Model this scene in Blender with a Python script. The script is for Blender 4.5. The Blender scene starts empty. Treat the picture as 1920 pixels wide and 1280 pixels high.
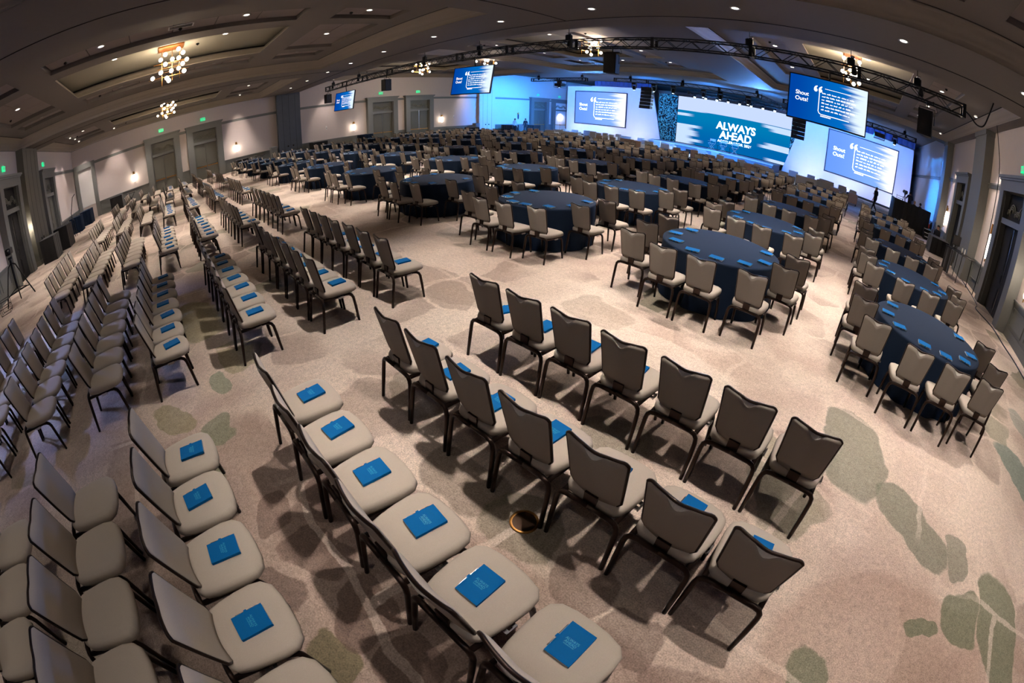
import bpy, math, random
import numpy as np
from mathutils import Matrix, Vector

random.seed(7)
SC = bpy.context.scene
COL = SC.collection
PI = math.pi

# ---------------------------------------------------------------- camera (fisheye lens, 1920 x 1280 frame)
CAM_H = 2.4
F_PX, K3 = 820.931583, -0.0273130504
ROT = [[0.7053333410915891, -0.36763350153636565, 0.6060944534416125],
       [0.7086523473498565, 0.3442154095890498, -0.6158957723486833],
       [0.017796868828934883, 0.8639220800220085, 0.503310948728847]]
cam = bpy.data.cameras.new('camera')
cam_o = bpy.data.objects.new('camera', cam)
COL.objects.link(cam_o)
cam_o.matrix_world = Matrix.Translation((0, 0, CAM_H)) @ Matrix(ROT).to_4x4()
cam.type = 'PANO'
cam.sensor_width = 36.0
cam.sensor_height = 24.0
cam.clip_start = 0.05
cam.clip_end = 300
pc = cam if hasattr(cam, 'panorama_type') else cam.cycles
pc.panorama_type = 'FISHEYE_LENS_POLYNOMIAL'
pc.fisheye_fov = math.radians(200)
pc.fisheye_polynomial_k0 = 0.0
pc.fisheye_polynomial_k1 = -0.06480573998213629
pc.fisheye_polynomial_k2 = -5.898461820052062e-05
pc.fisheye_polynomial_k3 = -8.516839237004861e-07
pc.fisheye_polynomial_k4 = -2.693500127077416e-07
SC.camera = cam_o

# ---------------------------------------------------------------- view, world
SC.view_settings.view_transform = 'Standard'
SC.view_settings.look = 'None'
SC.view_settings.gamma = 1.0
SC.view_settings.use_curve_mapping = False
SC.view_settings.exposure = 0.12
SC.cycles.use_adaptive_sampling = True
SC.cycles.adaptive_threshold = 0.05
SC.cycles.use_light_tree = False
SC.cycles.max_bounces = 4
SC.cycles.diffuse_bounces = 3
SC.cycles.glossy_bounces = 2
SC.cycles.caustics_reflective = False
SC.cycles.caustics_refractive = False
SC.cycles.sample_clamp_indirect = 4.0
world = bpy.data.worlds.new('world')
SC.world = world
world.use_nodes = True
world.node_tree.nodes['Background'].inputs[0].default_value = (0.02, 0.02, 0.025, 1)

# ---------------------------------------------------------------- lamps of the room (real fixtures plus a few added spots)
DOWNLIGHT_W = 760.0      # one recessed downlight
BEAM_W = 800.0           # downlight in the long beam
STAGE_W = 1.0


def srgb(r, g, b):
    f = lambda c: (c / 255 / 12.92) if c / 255 <= 0.04045 else ((c / 255 + 0.055) / 1.055) ** 2.4
    return (f(r), f(g), f(b))


WARM = (1.0, 0.89, 0.80)


def lamp(name, kind, loc, energy, color=WARM, size=0.06, target=None, angle=100, blend=0.6, parent=None):
    d = bpy.data.lights.new(name, kind)
    d.energy = energy
    d.color = color
    if kind == 'SPOT':
        d.spot_size = math.radians(angle)
        d.spot_blend = blend
        d.shadow_soft_size = size
    elif kind == 'POINT':
        d.shadow_soft_size = size
    elif kind == 'AREA':
        d.size = size
    o = bpy.data.objects.new(name, d)
    COL.objects.link(o)
    o.location = loc
    if target is not None:
        v = Vector(target) - Vector(loc)
        o.rotation_euler = v.to_track_quat('-Z', 'Y').to_euler()
    if parent:
        o.parent = parent
        o.matrix_parent_inverse = parent.matrix_basis.inverted()
    return o

# ---------------------------------------------------------------- materials
MATS = {}


def mat(name, color, rough=0.6, metal=0.0, vary=0.0, scale=20.0, emit=None, emit_s=1.0, bump=0.0, sheen=0.0, coat=0.0, detail=4.0, spec=None):
    if name in MATS:
        return MATS[name]
    m = bpy.data.materials.new(name)
    m.use_nodes = True
    nt = m.node_tree
    b = nt.nodes['Principled BSDF']
    b.inputs['Base Color'].default_value = (*color, 1)
    b.inputs['Roughness'].default_value = rough
    b.inputs['Metallic'].default_value = metal
    if sheen:
        b.inputs['Sheen Weight'].default_value = sheen
    if spec is not None:
        b.inputs['Specular IOR Level'].default_value = spec
    if coat:
        b.inputs['Coat Weight'].default_value = coat
    if emit is not None:
        b.inputs['Emission Color'].default_value = (*emit, 1)
        b.inputs['Emission Strength'].default_value = emit_s
    if emit is not None:
        m.cycles.emission_sampling = 'NONE'   # the fixture's own lamp carries the light
    if vary or bump:
        tc = nt.nodes.new('ShaderNodeTexCoord')
        n = nt.nodes.new('ShaderNodeTexNoise')
        n.inputs['Scale'].default_value = scale
        n.inputs['Detail'].default_value = detail
        nt.links.new(tc.outputs['Object'], n.inputs['Vector'])
        if vary:
            mx = nt.nodes.new('ShaderNodeMix')
            mx.data_type = 'RGBA'
            mx.inputs['A'].default_value = (*[c * (1 - vary) for c in color], 1)
            mx.inputs['B'].default_value = (*[min(1, c * (1 + vary)) for c in color], 1)
            nt.links.new(n.outputs['Fac'], mx.inputs['Factor'])
            nt.links.new(mx.outputs['Result'], b.inputs['Base Color'])
        if bump:
            bp = nt.nodes.new('ShaderNodeBump')
            bp.inputs['Strength'].default_value = bump
            bp.inputs['Distance'].default_value = 0.01
            nt.links.new(n.outputs['Fac'], bp.inputs['Height'])
            nt.links.new(bp.outputs['Normal'], b.inputs['Normal'])
    MATS[name] = m
    return m


M_FABRIC = mat('chair_fabric', srgb(186, 175, 162), 0.9, vary=0.10, scale=260, bump=0.12, spec=0.2)
M_FABRIC_SHADED = mat('chair_fabric_shaded', srgb(176, 166, 154), 0.9, vary=0.10, scale=260, bump=0.12, spec=0.2)  # seat fabric darkened: the backs' dimness is put into the colour
M_GRIP = mat('grip_lining', srgb(244, 238, 228), 0.7, vary=0.05, scale=200)
M_BRONZE = mat('bronze_tube', srgb(46, 34, 29), 0.32, 0.75, vary=0.15, scale=30)
M_CHROME = mat('chrome', srgb(200, 200, 205), 0.2, 1.0, vary=0.05)
M_NAVY = mat('navy_cloth', srgb(9, 30, 54), 0.8, vary=0.12, scale=160, bump=0.06, spec=0.25)
M_BOOK = mat('blue_cover', srgb(0, 98, 164), 0.75, vary=0.06, scale=300, bump=0.04, spec=0.15)
M_PAPER = mat('paper', srgb(228, 224, 214), 0.8, vary=0.03)
M_BOOKPRINT = mat('teal_print', srgb(30, 150, 190), 0.5, vary=0.02)
M_WALL = mat('wall_paint', srgb(214, 202, 198), 0.7, vary=0.03, scale=6)
M_TRIM = mat('grey_trim', srgb(118, 120, 118), 0.5, vary=0.05, scale=12)
M_DOOR = mat('door_paint', srgb(98, 98, 90), 0.5, vary=0.06, scale=10)
M_CEIL = mat('ceiling_paint', srgb(114, 108, 104), 0.75, vary=0.04, scale=10)
M_CEILIN = mat('coffer_paint', srgb(152, 148, 134), 0.75, vary=0.03, scale=8)
M_CROWN = mat('crown_paint', srgb(152, 142, 131), 0.65, vary=0.04, scale=12)
M_TILE = mat('acoustic_tile', srgb(150, 140, 136), 0.9, vary=0.10, scale=60, bump=0.1)
M_SLOT = mat('dark_slot', srgb(16, 15, 15), 0.8, vary=0.1)
M_BRASS = mat('brass', srgb(190, 140, 80), 0.3, 1.0, vary=0.08, scale=8)
M_COPPER = mat('copper_plate', srgb(196, 126, 70), 0.35, 0.9, vary=0.08, scale=6)
M_BULB = mat('lit_globe', srgb(255, 240, 225), 0.4, emit=(1.0, 0.86, 0.72), emit_s=7.0, vary=0.01)
M_LENS = mat('downlight_lens', srgb(255, 244, 230), 0.4, emit=(1.0, 0.9, 0.78), emit_s=6.0, vary=0.01)
M_SCONCE = mat('sconce_glow', srgb(255, 240, 220), 0.4, emit=(1.0, 0.88, 0.74), emit_s=7.0, vary=0.01)
M_PAR = mat('stage_lamp_glow', srgb(230, 245, 255), 0.4, emit=(0.75, 0.92, 1.0), emit_s=14.0, vary=0.01)
M_EXIT = mat('exit_green', srgb(20, 180, 120), 0.4, emit=srgb(20, 190, 120), emit_s=1.6, vary=0.02)
M_WHITE = mat('white_paint', srgb(232, 230, 228), 0.5, vary=0.02)
M_BLACK = mat('black_metal', srgb(14, 14, 16), 0.45, 0.3, vary=0.2, scale=40)
M_DRAPE = mat('black_drape', srgb(10, 10, 13), 0.85, vary=0.2, scale=30, sheen=0.2)
M_SPK = mat('speaker_grille', srgb(12, 13, 17), 0.7, vary=0.25, scale=120)
M_BACKDROP = mat('white_backdrop', srgb(226, 226, 236), 0.8, vary=0.03, scale=2)
M_STAGE = mat('stage_deck', srgb(150, 160, 175), 0.5, vary=0.05, scale=5)
M_LOUNGE = mat('pale_upholstery', srgb(205, 200, 198), 0.85, vary=0.05, scale=80, sheen=0.2)
M_LOUNGE_WARMLIT = mat('warm_lit_upholstery', srgb(176, 152, 142), 0.85, vary=0.05, scale=80, sheen=0.2)  # same pale upholstery with warm light painted into its colour
M_SKIN = mat('skin', srgb(190, 140, 118), 0.6, vary=0.05)
M_HAIR = mat('dark_hair', srgb(30, 24, 22), 0.7, vary=0.2, scale=60)
M_HAIRW = mat('blond_hair', srgb(196, 160, 120), 0.7, vary=0.2, scale=60)
M_CLOTH_BLACK = mat('black_clothes', srgb(18, 19, 24), 0.8, vary=0.15, scale=40)
M_CLOTH_WHITE = mat('white_shirt', srgb(205, 208, 205), 0.8, vary=0.06, scale=40)
M_CLOTH_NAVY = mat('navy_clothes', srgb(22, 26, 44), 0.8, vary=0.15, scale=40)
M_ORANGE = mat('orange_bag', srgb(200, 50, 20), 0.6, vary=0.1)
M_WOOD = mat('dark_board', srgb(40, 36, 38), 0.5, vary=0.1)
M_FRAMEBLUE = mat('screen_frame', srgb(20, 36, 70), 0.5, vary=0.05)
M_FOSSIL = mat('ornament_plaster', srgb(120, 120, 108), 0.6, vary=0.08, scale=40)
M_BRASSFLOOR = mat('floor_box_brass', srgb(50, 32, 18), 0.45, 0.7, vary=0.2, scale=20)


# ---------------------------------------------------------------- mesh builder
class MB:
    def __init__(self):
        self.v, self.f, self.m, self.s = [], [], [], []
        self.mi = 0
        self.sm = False

    def quad(self, *idx):
        self.f.append(tuple(idx)); self.m.append(self.mi); self.s.append(self.sm)

    def add(self, verts, faces):
        o = len(self.v)
        self.v += [tuple(p) for p in verts]
        for f in faces:
            self.quad(*[i + o for i in f])
        return o

    def box(self, x0, x1, y0, y1, z0, z1, T=None):
        p = [(x0, y0, z0), (x1, y0, z0), (x1, y1, z0), (x0, y1, z0), (x0, y0, z1), (x1, y0, z1), (x1, y1, z1), (x0, y1, z1)]
        if T:
            p = [T(*q) for q in p]
        self.add(p, [(0, 3, 2, 1), (4, 5, 6, 7), (0, 1, 5, 4), (1, 2, 6, 5), (2, 3, 7, 6), (3, 0, 4, 7)])
        return self

    def bbox(self, x0, x1, y0, y1, z0, z1, r=0.02):
        """box with chamfered vertical and horizontal edges"""
        r = min(r, (x1 - x0) / 2.1, (y1 - y0) / 2.1, (z1 - z0) / 2.1)
        rings = []
        for z, i in ((z0, r), (z0 + r, 0), (z1 - r, 0), (z1, r)):
            a, b, c, d = x0 + i, x1 - i, y0 + i, y1 - i
            rings.append([(a + r, c, z), (b - r, c, z), (b, c + r, z), (b, d - r, z), (b - r, d, z), (a + r, d, z), (a, d - r, z), (a, c + r, z)])
        self.loft(rings)
        return self

    def loft(self, rings, cap=True, closed=True):
        o = len(self.v)
        n = len(rings[0])
        for r in rings:
            self.v += [tuple(p) for p in r]
        for k in range(len(rings) - 1):
            for i in range(n if closed else n - 1):
                j = (i + 1) % n
                self.quad(o + k * n + i, o + k * n + j, o + (k + 1) * n + j, o + (k + 1) * n + i)
        if cap:
            self.quad(*[o + i for i in reversed(range(n))])
            self.quad(*[o + (len(rings) - 1) * n + i for i in range(n)])
        return self

    def tube(self, pts, r, seg=8, cap=True, square=False):
        pts = [Vector(p) for p in pts]
        n = len(pts)
        rr = r if isinstance(r, (list, tuple)) else [r] * n
        t0 = (pts[1] - pts[0]).normalized()
        up = Vector((0, 0, 1)) if abs(t0.z) < 0.9 else Vector((0, 1, 0))
        u = t0.cross(up).normalized()
        rings = []
        prev = t0
        for i in range(n):
            if i == 0:
                t = t0
            elif i == n - 1:
                t = (pts[i] - pts[i - 1]).normalized()
            else:
                t = ((pts[i] - pts[i - 1]).normalized() + (pts[i + 1] - pts[i]).normalized()).normalized()
            q = prev.rotation_difference(t)
            u = (q @ u).normalized()
            prev = t
            w = t.cross(u)
            ph = PI / 4 if square else 0
            rings.append([pts[i] + (u * math.cos(2 * PI * k / seg + ph) + w * math.sin(2 * PI * k / seg + ph)) * rr[i] for k in range(seg)])
        self.loft(rings, cap)
        return self

    def lathe(self, prof, seg=16, c=(0, 0), cap=True):
        rings = [[(c[0] + r * math.cos(2 * PI * k / seg), c[1] + r * math.sin(2 * PI * k / seg), z) for k in range(seg)] for r, z in prof]
        self.loft(rings, cap)
        return self

    def sphere(self, c, r, seg=12, rings=8, sz=1.0):
        prof = []
        R = []
        for i in range(1, rings):
            a = -PI / 2 + PI * i / rings
            R.append([(c[0] + r * math.cos(a) * math.cos(2 * PI * k / seg), c[1] + r * math.cos(a) * math.sin(2 * PI * k / seg), c[2] + sz * r * math.sin(a)) for k in range(seg)])
        self.loft(R, True)
        return self

    def mesh(self, name, mats):
        me = bpy.data.meshes.new(name)
        me.from_pydata(self.v, [], self.f)
        for m in (mats if isinstance(mats, (list, tuple)) else [mats]):
            me.materials.append(m)
        me.polygons.foreach_set('material_index', self.m)
        me.polygons.foreach_set('use_smooth', self.s)
        me.update()
        return me

    def obj(self, name, mats, parent=None, loc=None):
        return link(name, self.mesh(name, mats), parent, loc)


def smooth(b):
    b.s = [True] * len(b.f)
    return b


def link(name, data, parent=None, loc=None, rot=None):
    o = bpy.data.objects.new(name, data)
    COL.objects.link(o)
    if parent is not None:
        o.parent = parent
    if loc is not None:
        o.location = loc
    if rot is not None:
        o.rotation_euler = rot
    return o


def tag(o, label, cat, group=None, kind=None):
    o['label'] = label
    o['category'] = cat
    if group:
        o['group'] = group
    if kind:
        o['kind'] = kind
    return o


def thing(name, label, cat, loc=(0, 0, 0), rz=0.0, group=None):
    o = link(name, None, None, loc, (0, 0, rz))
    o.empty_display_size = 0.1
    return tag(o, label, cat, group)


def struct(o, label=None):
    o['kind'] = 'structure'
    if label:
        o['label'] = label
    return o


def nrm(b):
    """recalculate normals outwards"""
    return b


ORD = ['zeroth', 'first', 'second', 'third', 'fourth', 'fifth', 'sixth', 'seventh', 'eighth', 'ninth', 'tenth', 'eleventh', 'twelfth', 'thirteenth']
NUM = ['zero', 'one', 'two', 'three', 'four', 'five', 'six', 'seven', 'eight', 'nine', 'ten', 'eleven', 'twelve']


def project(x, y, z):
    """pixel of a point in the 1920 x 1280 frame (used only to decide which far chairs show largest)"""
    d = Vector((x, y, z - CAM_H))
    c = Matrix(ROT).transposed() @ d
    th = math.acos(max(-1, min(1, -c.z / c.length)))
    r = F_PX * (th + K3 * th ** 3)
    s = math.hypot(c.x, c.y) or 1e-9
    return 960 + r * c.x / s, 640 - r * c.y / s


def in_view(x, y, z, mx=40):
    d = Vector((x, y, z - CAM_H))
    c = Matrix(ROT).transposed() @ d
    if c.z > 0 and -c.z / c.length < -0.2:
        return False
    px, py = project(x, y, z)
    return -mx < px < 1920 + mx and -mx < py < 1280 + mx


def text_mesh(name, body, size=1.0, offset=0.0, align='CENTER', extrude=0.0, spacing=1.0, shear=0.0):
    cu = bpy.data.curves.new(name, 'FONT')
    cu.body = body
    cu.size = size
    cu.offset = offset
    cu.align_x = align
    cu.extrude = extrude
    cu.space_character = spacing
    cu.shear = shear
    o = bpy.data.objects.new(name, cu)
    COL.objects.link(o)
    dg = bpy.context.evaluated_depsgraph_get()
    me = bpy.data.meshes.new_from_object(o.evaluated_get(dg))
    bpy.data.objects.remove(o)
    bpy.data.curves.remove(cu)
    me.name = name
    return me

# ---------------------------------------------------------------- carpet
class NG:
    def __init__(self, nt):
        self.nt = nt

    def n(self, typ, **kw):
        nd = self.nt.nodes.new(typ)
        for k, v in kw.items():
            setattr(nd, k, v)
        return nd

    def set(self, sock, v):
        if hasattr(v, 'is_output') or isinstance(v, bpy.types.NodeSocket):
            self.nt.links.new(v, sock)
        else:
            sock.default_value = v

    def math(self, op, a, b=0.0, c=None, clamp=False):
        nd = self.n('ShaderNodeMath', operation=op, use_clamp=clamp)
        self.set(nd.inputs[0], a)
        self.set(nd.inputs[1], b)
        if c is not None:
            self.set(nd.inputs[2], c)
        return nd.outputs[0]

    def mix(self, fac, a, b, blend='MIX'):
        nd = self.n('ShaderNodeMix', data_type='RGBA', blend_type=blend)
        nd.clamp_factor = True
        self.set(nd.inputs['Factor'], fac)
        for s, v in ((nd.inputs['A'], a), (nd.inputs['B'], b)):
            if isinstance(v, tuple) and len(v) == 3:
                v = (*v, 1)
            self.set(s, v)
        return nd.outputs['Result']

    def noise(self, vec, scale, detail=2.0, dist=0.0, dim='3D'):
        nd = self.n('ShaderNodeTexNoise', noise_dimensions=dim)
        nd.inputs['Scale'].default_value = scale
        nd.inputs['Detail'].default_value = detail
        nd.inputs['Distortion'].default_value = dist
        if dim == '1D':
            self.set(nd.inputs['W'], vec)
        else:
            self.set(nd.inputs['Vector'], vec)
        return nd

    def step(self, x, e0, e1):
        nd = self.n('ShaderNodeMapRange', interpolation_type='SMOOTHSTEP')
        self.set(nd.inputs['Value'], x)
        self.set(nd.inputs['From Min'], e0)
        self.set(nd.inputs['From Max'], e1)
        return nd.outputs['Result']


def carpet_material():
    m = bpy.data.materials.new('patterned_carpet')
    m.use_nodes = True
    g = NG(m.node_tree)
    b = m.node_tree.nodes['Principled BSDF']
    b.inputs['Roughness'].default_value = 0.95
    tc = g.n('ShaderNodeTexCoord')
    P = tc.outputs['Object']
    warp = g.noise(P, 1.3, 5.0)
    wv = g.n('ShaderNodeVectorMath', operation='SCALE')
    off = g.n('ShaderNodeVectorMath', operation='SUBTRACT')
    m.node_tree.links.new(warp.outputs['Color'], off.inputs[0])
    off.inputs[1].default_value = (0.5, 0.5, 0.5)
    m.node_tree.links.new(off.outputs[0], wv.inputs[0])
    wv.inputs['Scale'].default_value = 0.55
    ad = g.n('ShaderNodeVectorMath', operation='ADD')
    m.node_tree.links.new(P, ad.inputs[0])
    m.node_tree.links.new(wv.outputs[0], ad.inputs[1])
    Q = ad.outputs[0]
    big = g.noise(P, 0.22, 2.0).outputs['Fac']
    mid = g.noise(Q, 0.9, 3.0).outputs['Fac']
    # watercolour fields
    col = g.mix(g.step(mid, 0.38, 0.62), srgb(208, 190, 175), srgb(184, 163, 149))
    col = g.mix(g.math('MULTIPLY', g.step(big, 0.45, 0.65), 0.8), col, srgb(220, 204, 190))
    # rounded patches
    vor = g.n('ShaderNodeTexVoronoi', feature='F1', voronoi_dimensions='2D')
    vor.inputs['Scale'].default_value = 1.25
    vor.inputs['Randomness'].default_value = 0.75
    m.node_tree.links.new(Q, vor.inputs['Vector'])
    sep = g.n('ShaderNodeSeparateColor')
    m.node_tree.links.new(vor.outputs['Color'], sep.inputs[0])
    edge = g.n('ShaderNodeTexVoronoi', feature='DISTANCE_TO_EDGE', voronoi_dimensions='2D')
    edge.inputs['Scale'].default_value = 1.25
    edge.inputs['Randomness'].default_value = 0.75
    m.node_tree.links.new(Q, edge.inputs['Vector'])
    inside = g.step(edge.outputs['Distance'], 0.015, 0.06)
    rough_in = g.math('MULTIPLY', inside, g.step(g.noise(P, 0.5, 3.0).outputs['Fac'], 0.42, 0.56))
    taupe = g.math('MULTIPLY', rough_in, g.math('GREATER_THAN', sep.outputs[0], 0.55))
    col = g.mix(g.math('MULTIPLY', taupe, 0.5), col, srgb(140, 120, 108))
    grn = g.math('MULTIPLY', rough_in, g.math('GREATER_THAN', sep.outputs[1], 0.86))
    col = g.mix(g.math('MULTIPLY', grn, 0.6), col, srgb(122, 122, 100))
    # straight pale seams of the pattern
    br = g.n('ShaderNodeTexBrick')
    br.inputs['Scale'].default_value = 1.0
    br.inputs['Mortar Size'].default_value = 0.035
    br.inputs['Brick Width'].default_value = 2.6
    br.inputs['Row Height'].default_value = 1.5
    br.inputs['Mortar Smooth'].default_value = 0.3
    rot = g.n('ShaderNodeVectorRotate', rotation_type='Z_AXIS')
    rot.inputs['Angle'].default_value = 0.12
    wsm = g.n('ShaderNodeVectorMath', operation='SCALE')
    wsm.inputs['Scale'].default_value = 0.35
    m.node_tree.links.new(off.outputs[0], wsm.inputs[0])
    ad2 = g.n('ShaderNodeVectorMath', operation='ADD')
    m.node_tree.links.new(P, ad2.inputs[0])
    m.node_tree.links.new(wsm.outputs[0], ad2.inputs[1])
    m.node_tree.links.new(ad2.outputs[0], rot.inputs['Vector'])
    m.node_tree.links.new(rot.outputs[0], br.inputs['Vector'])
    seam = g.math('MULTIPLY', br.outputs['Fac'], g.step(g.noise(P, 0.6, 2.0).outputs['Fac'], 0.4, 0.55))
    # broad tone fields, then woven motifs with a shape of their own
    sp = g.n('ShaderNodeSeparateXYZ')
    m.node_tree.links.new(Q, sp.inputs[0])
    X, Y = sp.outputs[0], sp.outputs[1]
    G1, G2, OL, DK, GY = srgb(112, 116, 100), srgb(104, 112, 88), srgb(150, 142, 106), srgb(104, 84, 76), srgb(140, 128, 112)
    spots = [(-1.0, -.3, 2.7, 1.3, 5, srgb(150, 127, 115), .75), (2.3, 1.3, 1.7, 1.3, 0, srgb(166, 140, 125), .65), (-2.0, 3.6, 1.4, .6, 5, srgb(224, 208, 194), .5),  # broad fields; the first mixes the design's taupe with painted-in shade
             (0.82, 3.85, .36, .62, 12, G1, .85), (1.62, 3.3, .5, .26, -36, G1, .9), (2.28, 3.15, .2, .24, 0, G1, .8), (1.9, 2.2, .2, .1, 20, G2, .95),
             (2.38, 2.5, .3, .26, 0, G2, .95), (3.0, 2.5, .3, .6, 10, G2, .95), (3.7, 5.2, .35, .6, 30, srgb(92, 116, 108), .85), (4.4, 6.6, .3, .7, 20, srgb(120, 134, 126), .6),
             (1.0, 1.4, .18, .3, 0, G2, .9), (-1.18, 2.5, .3, .22, 10, G1, .6), (0.55, 5.6, .3, .5, 0, GY, .5), (4.9, 8.6, .4, .5, 0, GY, .5),
             (-6.46, 0.0, .85, .42, 15, OL, .85), (-4.9, .35, .45, .25, 10, OL, .8), (-3.6, -.12, .26, .16, 20, srgb(120, 128, 104), .85), (-4.1, -.6, .36, .16, 30, OL, .85),
             (-4.45, .02, .22, .12, 5, srgb(126, 140, 116), .8), (-6.74, -.69, .5, .3, 10, srgb(120, 132, 110), .8), (-1.15, -.2, .2, .16, 20, srgb(104, 98, 66), .9), (-3.1, -.5, .3, .2, 40, srgb(126, 128, 100), .8),
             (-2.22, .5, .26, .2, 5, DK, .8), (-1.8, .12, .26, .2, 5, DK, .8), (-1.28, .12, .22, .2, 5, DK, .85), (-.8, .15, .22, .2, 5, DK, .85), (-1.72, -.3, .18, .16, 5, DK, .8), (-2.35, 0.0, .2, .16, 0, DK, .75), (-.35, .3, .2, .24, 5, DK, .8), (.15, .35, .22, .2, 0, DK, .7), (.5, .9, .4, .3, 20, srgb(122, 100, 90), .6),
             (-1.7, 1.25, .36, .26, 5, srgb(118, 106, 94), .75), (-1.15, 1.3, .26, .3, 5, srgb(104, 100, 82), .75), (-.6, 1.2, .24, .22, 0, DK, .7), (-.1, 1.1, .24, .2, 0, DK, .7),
             (-2.8, 1.7, .36, .28, 0, GY, .7), (-2.7, 4.2, .5, .35, -10, GY, .5), (-6.3, 5.3, .8, .5, 0, srgb(148, 140, 128), .6), (-4.2, 3.4, .6, .3, 20, srgb(152, 136, 122), .5), (-5.4, 1.5, .5, .35, 0, srgb(134, 116, 106), .5)]
    for (cx, cy, rx, ry, a, c, k) in spots:
        ca, sa = math.cos(math.radians(a)), math.sin(math.radians(a))
        dx = g.math('SUBTRACT', X, cx)
        dy = g.math('SUBTRACT', Y, cy)
        u = g.math('MULTIPLY_ADD', dx, ca / rx, g.math('MULTIPLY', dy, sa / rx))
        v = g.math('MULTIPLY_ADD', dy, ca / ry, g.math('MULTIPLY', dx, -sa / ry))
        p4 = g.math('ADD', g.math('POWER', g.math('ABSOLUTE', u), 3.0), g.math('POWER', g.math('ABSOLUTE', v), 3.0))
        f = g.math('MULTIPLY', g.step(p4, 1.15, 0.85), k * .85)
        col = g.mix(f, col, c)
    col = g.mix(g.math('MULTIPLY', seam, 0.55), col, srgb(214, 196, 182))
    # tufts
    grain = g.noise(P, 95.0, 3.0).outputs['Fac']
    gr2 = g.noise(P, 26.0, 3.0, 1.0).outputs['Fac']
    k = g.math('MULTIPLY_ADD', grain, 1.5, g.math('MULTIPLY_ADD', gr2, 0.8, -0.15))
    vm = g.n('ShaderNodeVectorMath', operation='SCALE')
    m.node_tree.links.new(col, vm.inputs[0])
    m.node_tree.links.new(k, vm.inputs['Scale'])
    m.node_tree.links.new(vm.outputs[0], b.inputs['Base Color'])
    bp = g.n('ShaderNodeBump')
    bp.inputs['Strength'].default_value = 0.25
    bp.inputs['Distance'].default_value = 0.01
    m.node_tree.links.new(grain, bp.inputs['Height'])
    m.node_tree.links.new(bp.outputs['Normal'], b.inputs['Normal'])
    return m


XL, XR, YB, YS = -35.3, 5.75, -7.55, 50.0
SOF, ZC1, ZC2, SOF2 = 5.35, 5.8, 6.4, 6.05
BEAM0, BEAM1 = 8.3, 11.37
HEAD0, HEAD1 = 28.2, 29.6

b = MB()
b.box(XL - 0.3, XR + 0.6, YB - 0.3, YS + 0.3, -0.2, 0.0)
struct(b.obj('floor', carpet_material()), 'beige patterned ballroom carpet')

for nm, bx in (('wall_left', (XL - 0.3, XL, YB - 0.3, YS + 0.3, 0, 7.2)), ('wall_right', (XR, XR + 0.3, YB - 0.3, YS + 0.3, 0, 7.2)),
               ('wall_back', (XL, XR, YB - 0.3, YB, 0, 7.2)), ('wall_front', (XL, XR, YS, YS + 0.3, 0, 7.2))):
    struct(MB().box(*bx).obj(nm, M_WALL))


# ---------------------------------------------------------------- ceiling
def grid_with_holes(mb, x0, x1, y0, y1, z, holes):
    xs = sorted({x0, x1} | {v for h in holes for v in h[:2]})
    ys = sorted({y0, y1} | {v for h in holes for v in h[2:4]})
    xs = [v for v in xs if x0 <= v <= x1]
    ys = [v for v in ys if y0 <= v <= y1]
    for i in range(len(xs) - 1):
        for j in range(len(ys) - 1):
            cx, cy = (xs[i] + xs[i + 1]) / 2, (ys[j] + ys[j + 1]) / 2
            if any(h[0] < cx < h[1] and h[2] < cy < h[3] for h in holes):
                continue
            mb.add([(xs[i], ys[j], z), (xs[i], ys[j + 1], z), (xs[i + 1], ys[j + 1], z), (xs[i + 1], ys[j], z)], [(0, 1, 2, 3)])


def ring(mb, rect, prof):
    """sweep a profile [(outward offset, z)] around a rectangle with mitred corners"""
    x0, x1, y0, y1 = rect
    rings = [[(x0 - d, y0 - d, z), (x1 + d, y0 - d, z), (x1 + d, y1 + d, z), (x0 - d, y1 + d, z)] for d, z in prof]
    mb.loft(rings, cap=False)


CEIL = struct(link('ceiling', None), 'grey coffered ballroom ceiling with deep beams')
BAYS1 = [('right', -5.9, 5.2), ('middle', -21.4, -9.6), ('left', -34.9, -25.0)]
bays = [('rear', n, x0, x1, -7.2, 8.0, ZC1, SOF) for n, x0, x1 in BAYS1] + [('front', n, x0, min(x1, 5.0), 11.7, 27.85, ZC2, SOF2) for n, x0, x1 in BAYS1]
DOWNLIGHTS = []   # (x, y, z, label, power scale)
VENTS = []
sof = MB()
grid_with_holes(sof, XL, XR, YB, BEAM1, SOF, [(bb[2] - .3, bb[3] + .3, bb[4] - .3, bb[5] + .3) for bb in bays[:3]])
sof.box(XL, XR, BEAM1 - 0.02, BEAM1, SOF, ZC2 + 0.3)
sof.obj('beam_soffit', M_CEIL, CEIL)
sof = MB()
grid_with_holes(sof, XL, XR, BEAM1, HEAD1, SOF2, [(bb[2] - .3, bb[3] + .3, bb[4] - .33, bb[5] + .3) for bb in bays[3:]])
grid_with_holes(sof, XL, XR, HEAD1, YS, 6.75, [])
sof.box(XL, XR, HEAD1, HEAD1 + .02, SOF2, 6.75)
sof.obj('front_soffit', M_CEIL, CEIL)
# roof slab above everything keeps the room closed
struct(MB().box(XL - .3, XR + .3, YB - .3, YS + .3, 7.2, 7.4).obj('trim_1', M_CEIL), 'ceiling slab')

crown = [(0.0, 0.0), (0.02, -0.05), (0.07, -0.06), (0.09, -0.12), (0.15, -0.2), (0.23, -0.26), (0.25, -0.33), (0.3, -0.34), (0.3, None)]
tile_me = {}


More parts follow.
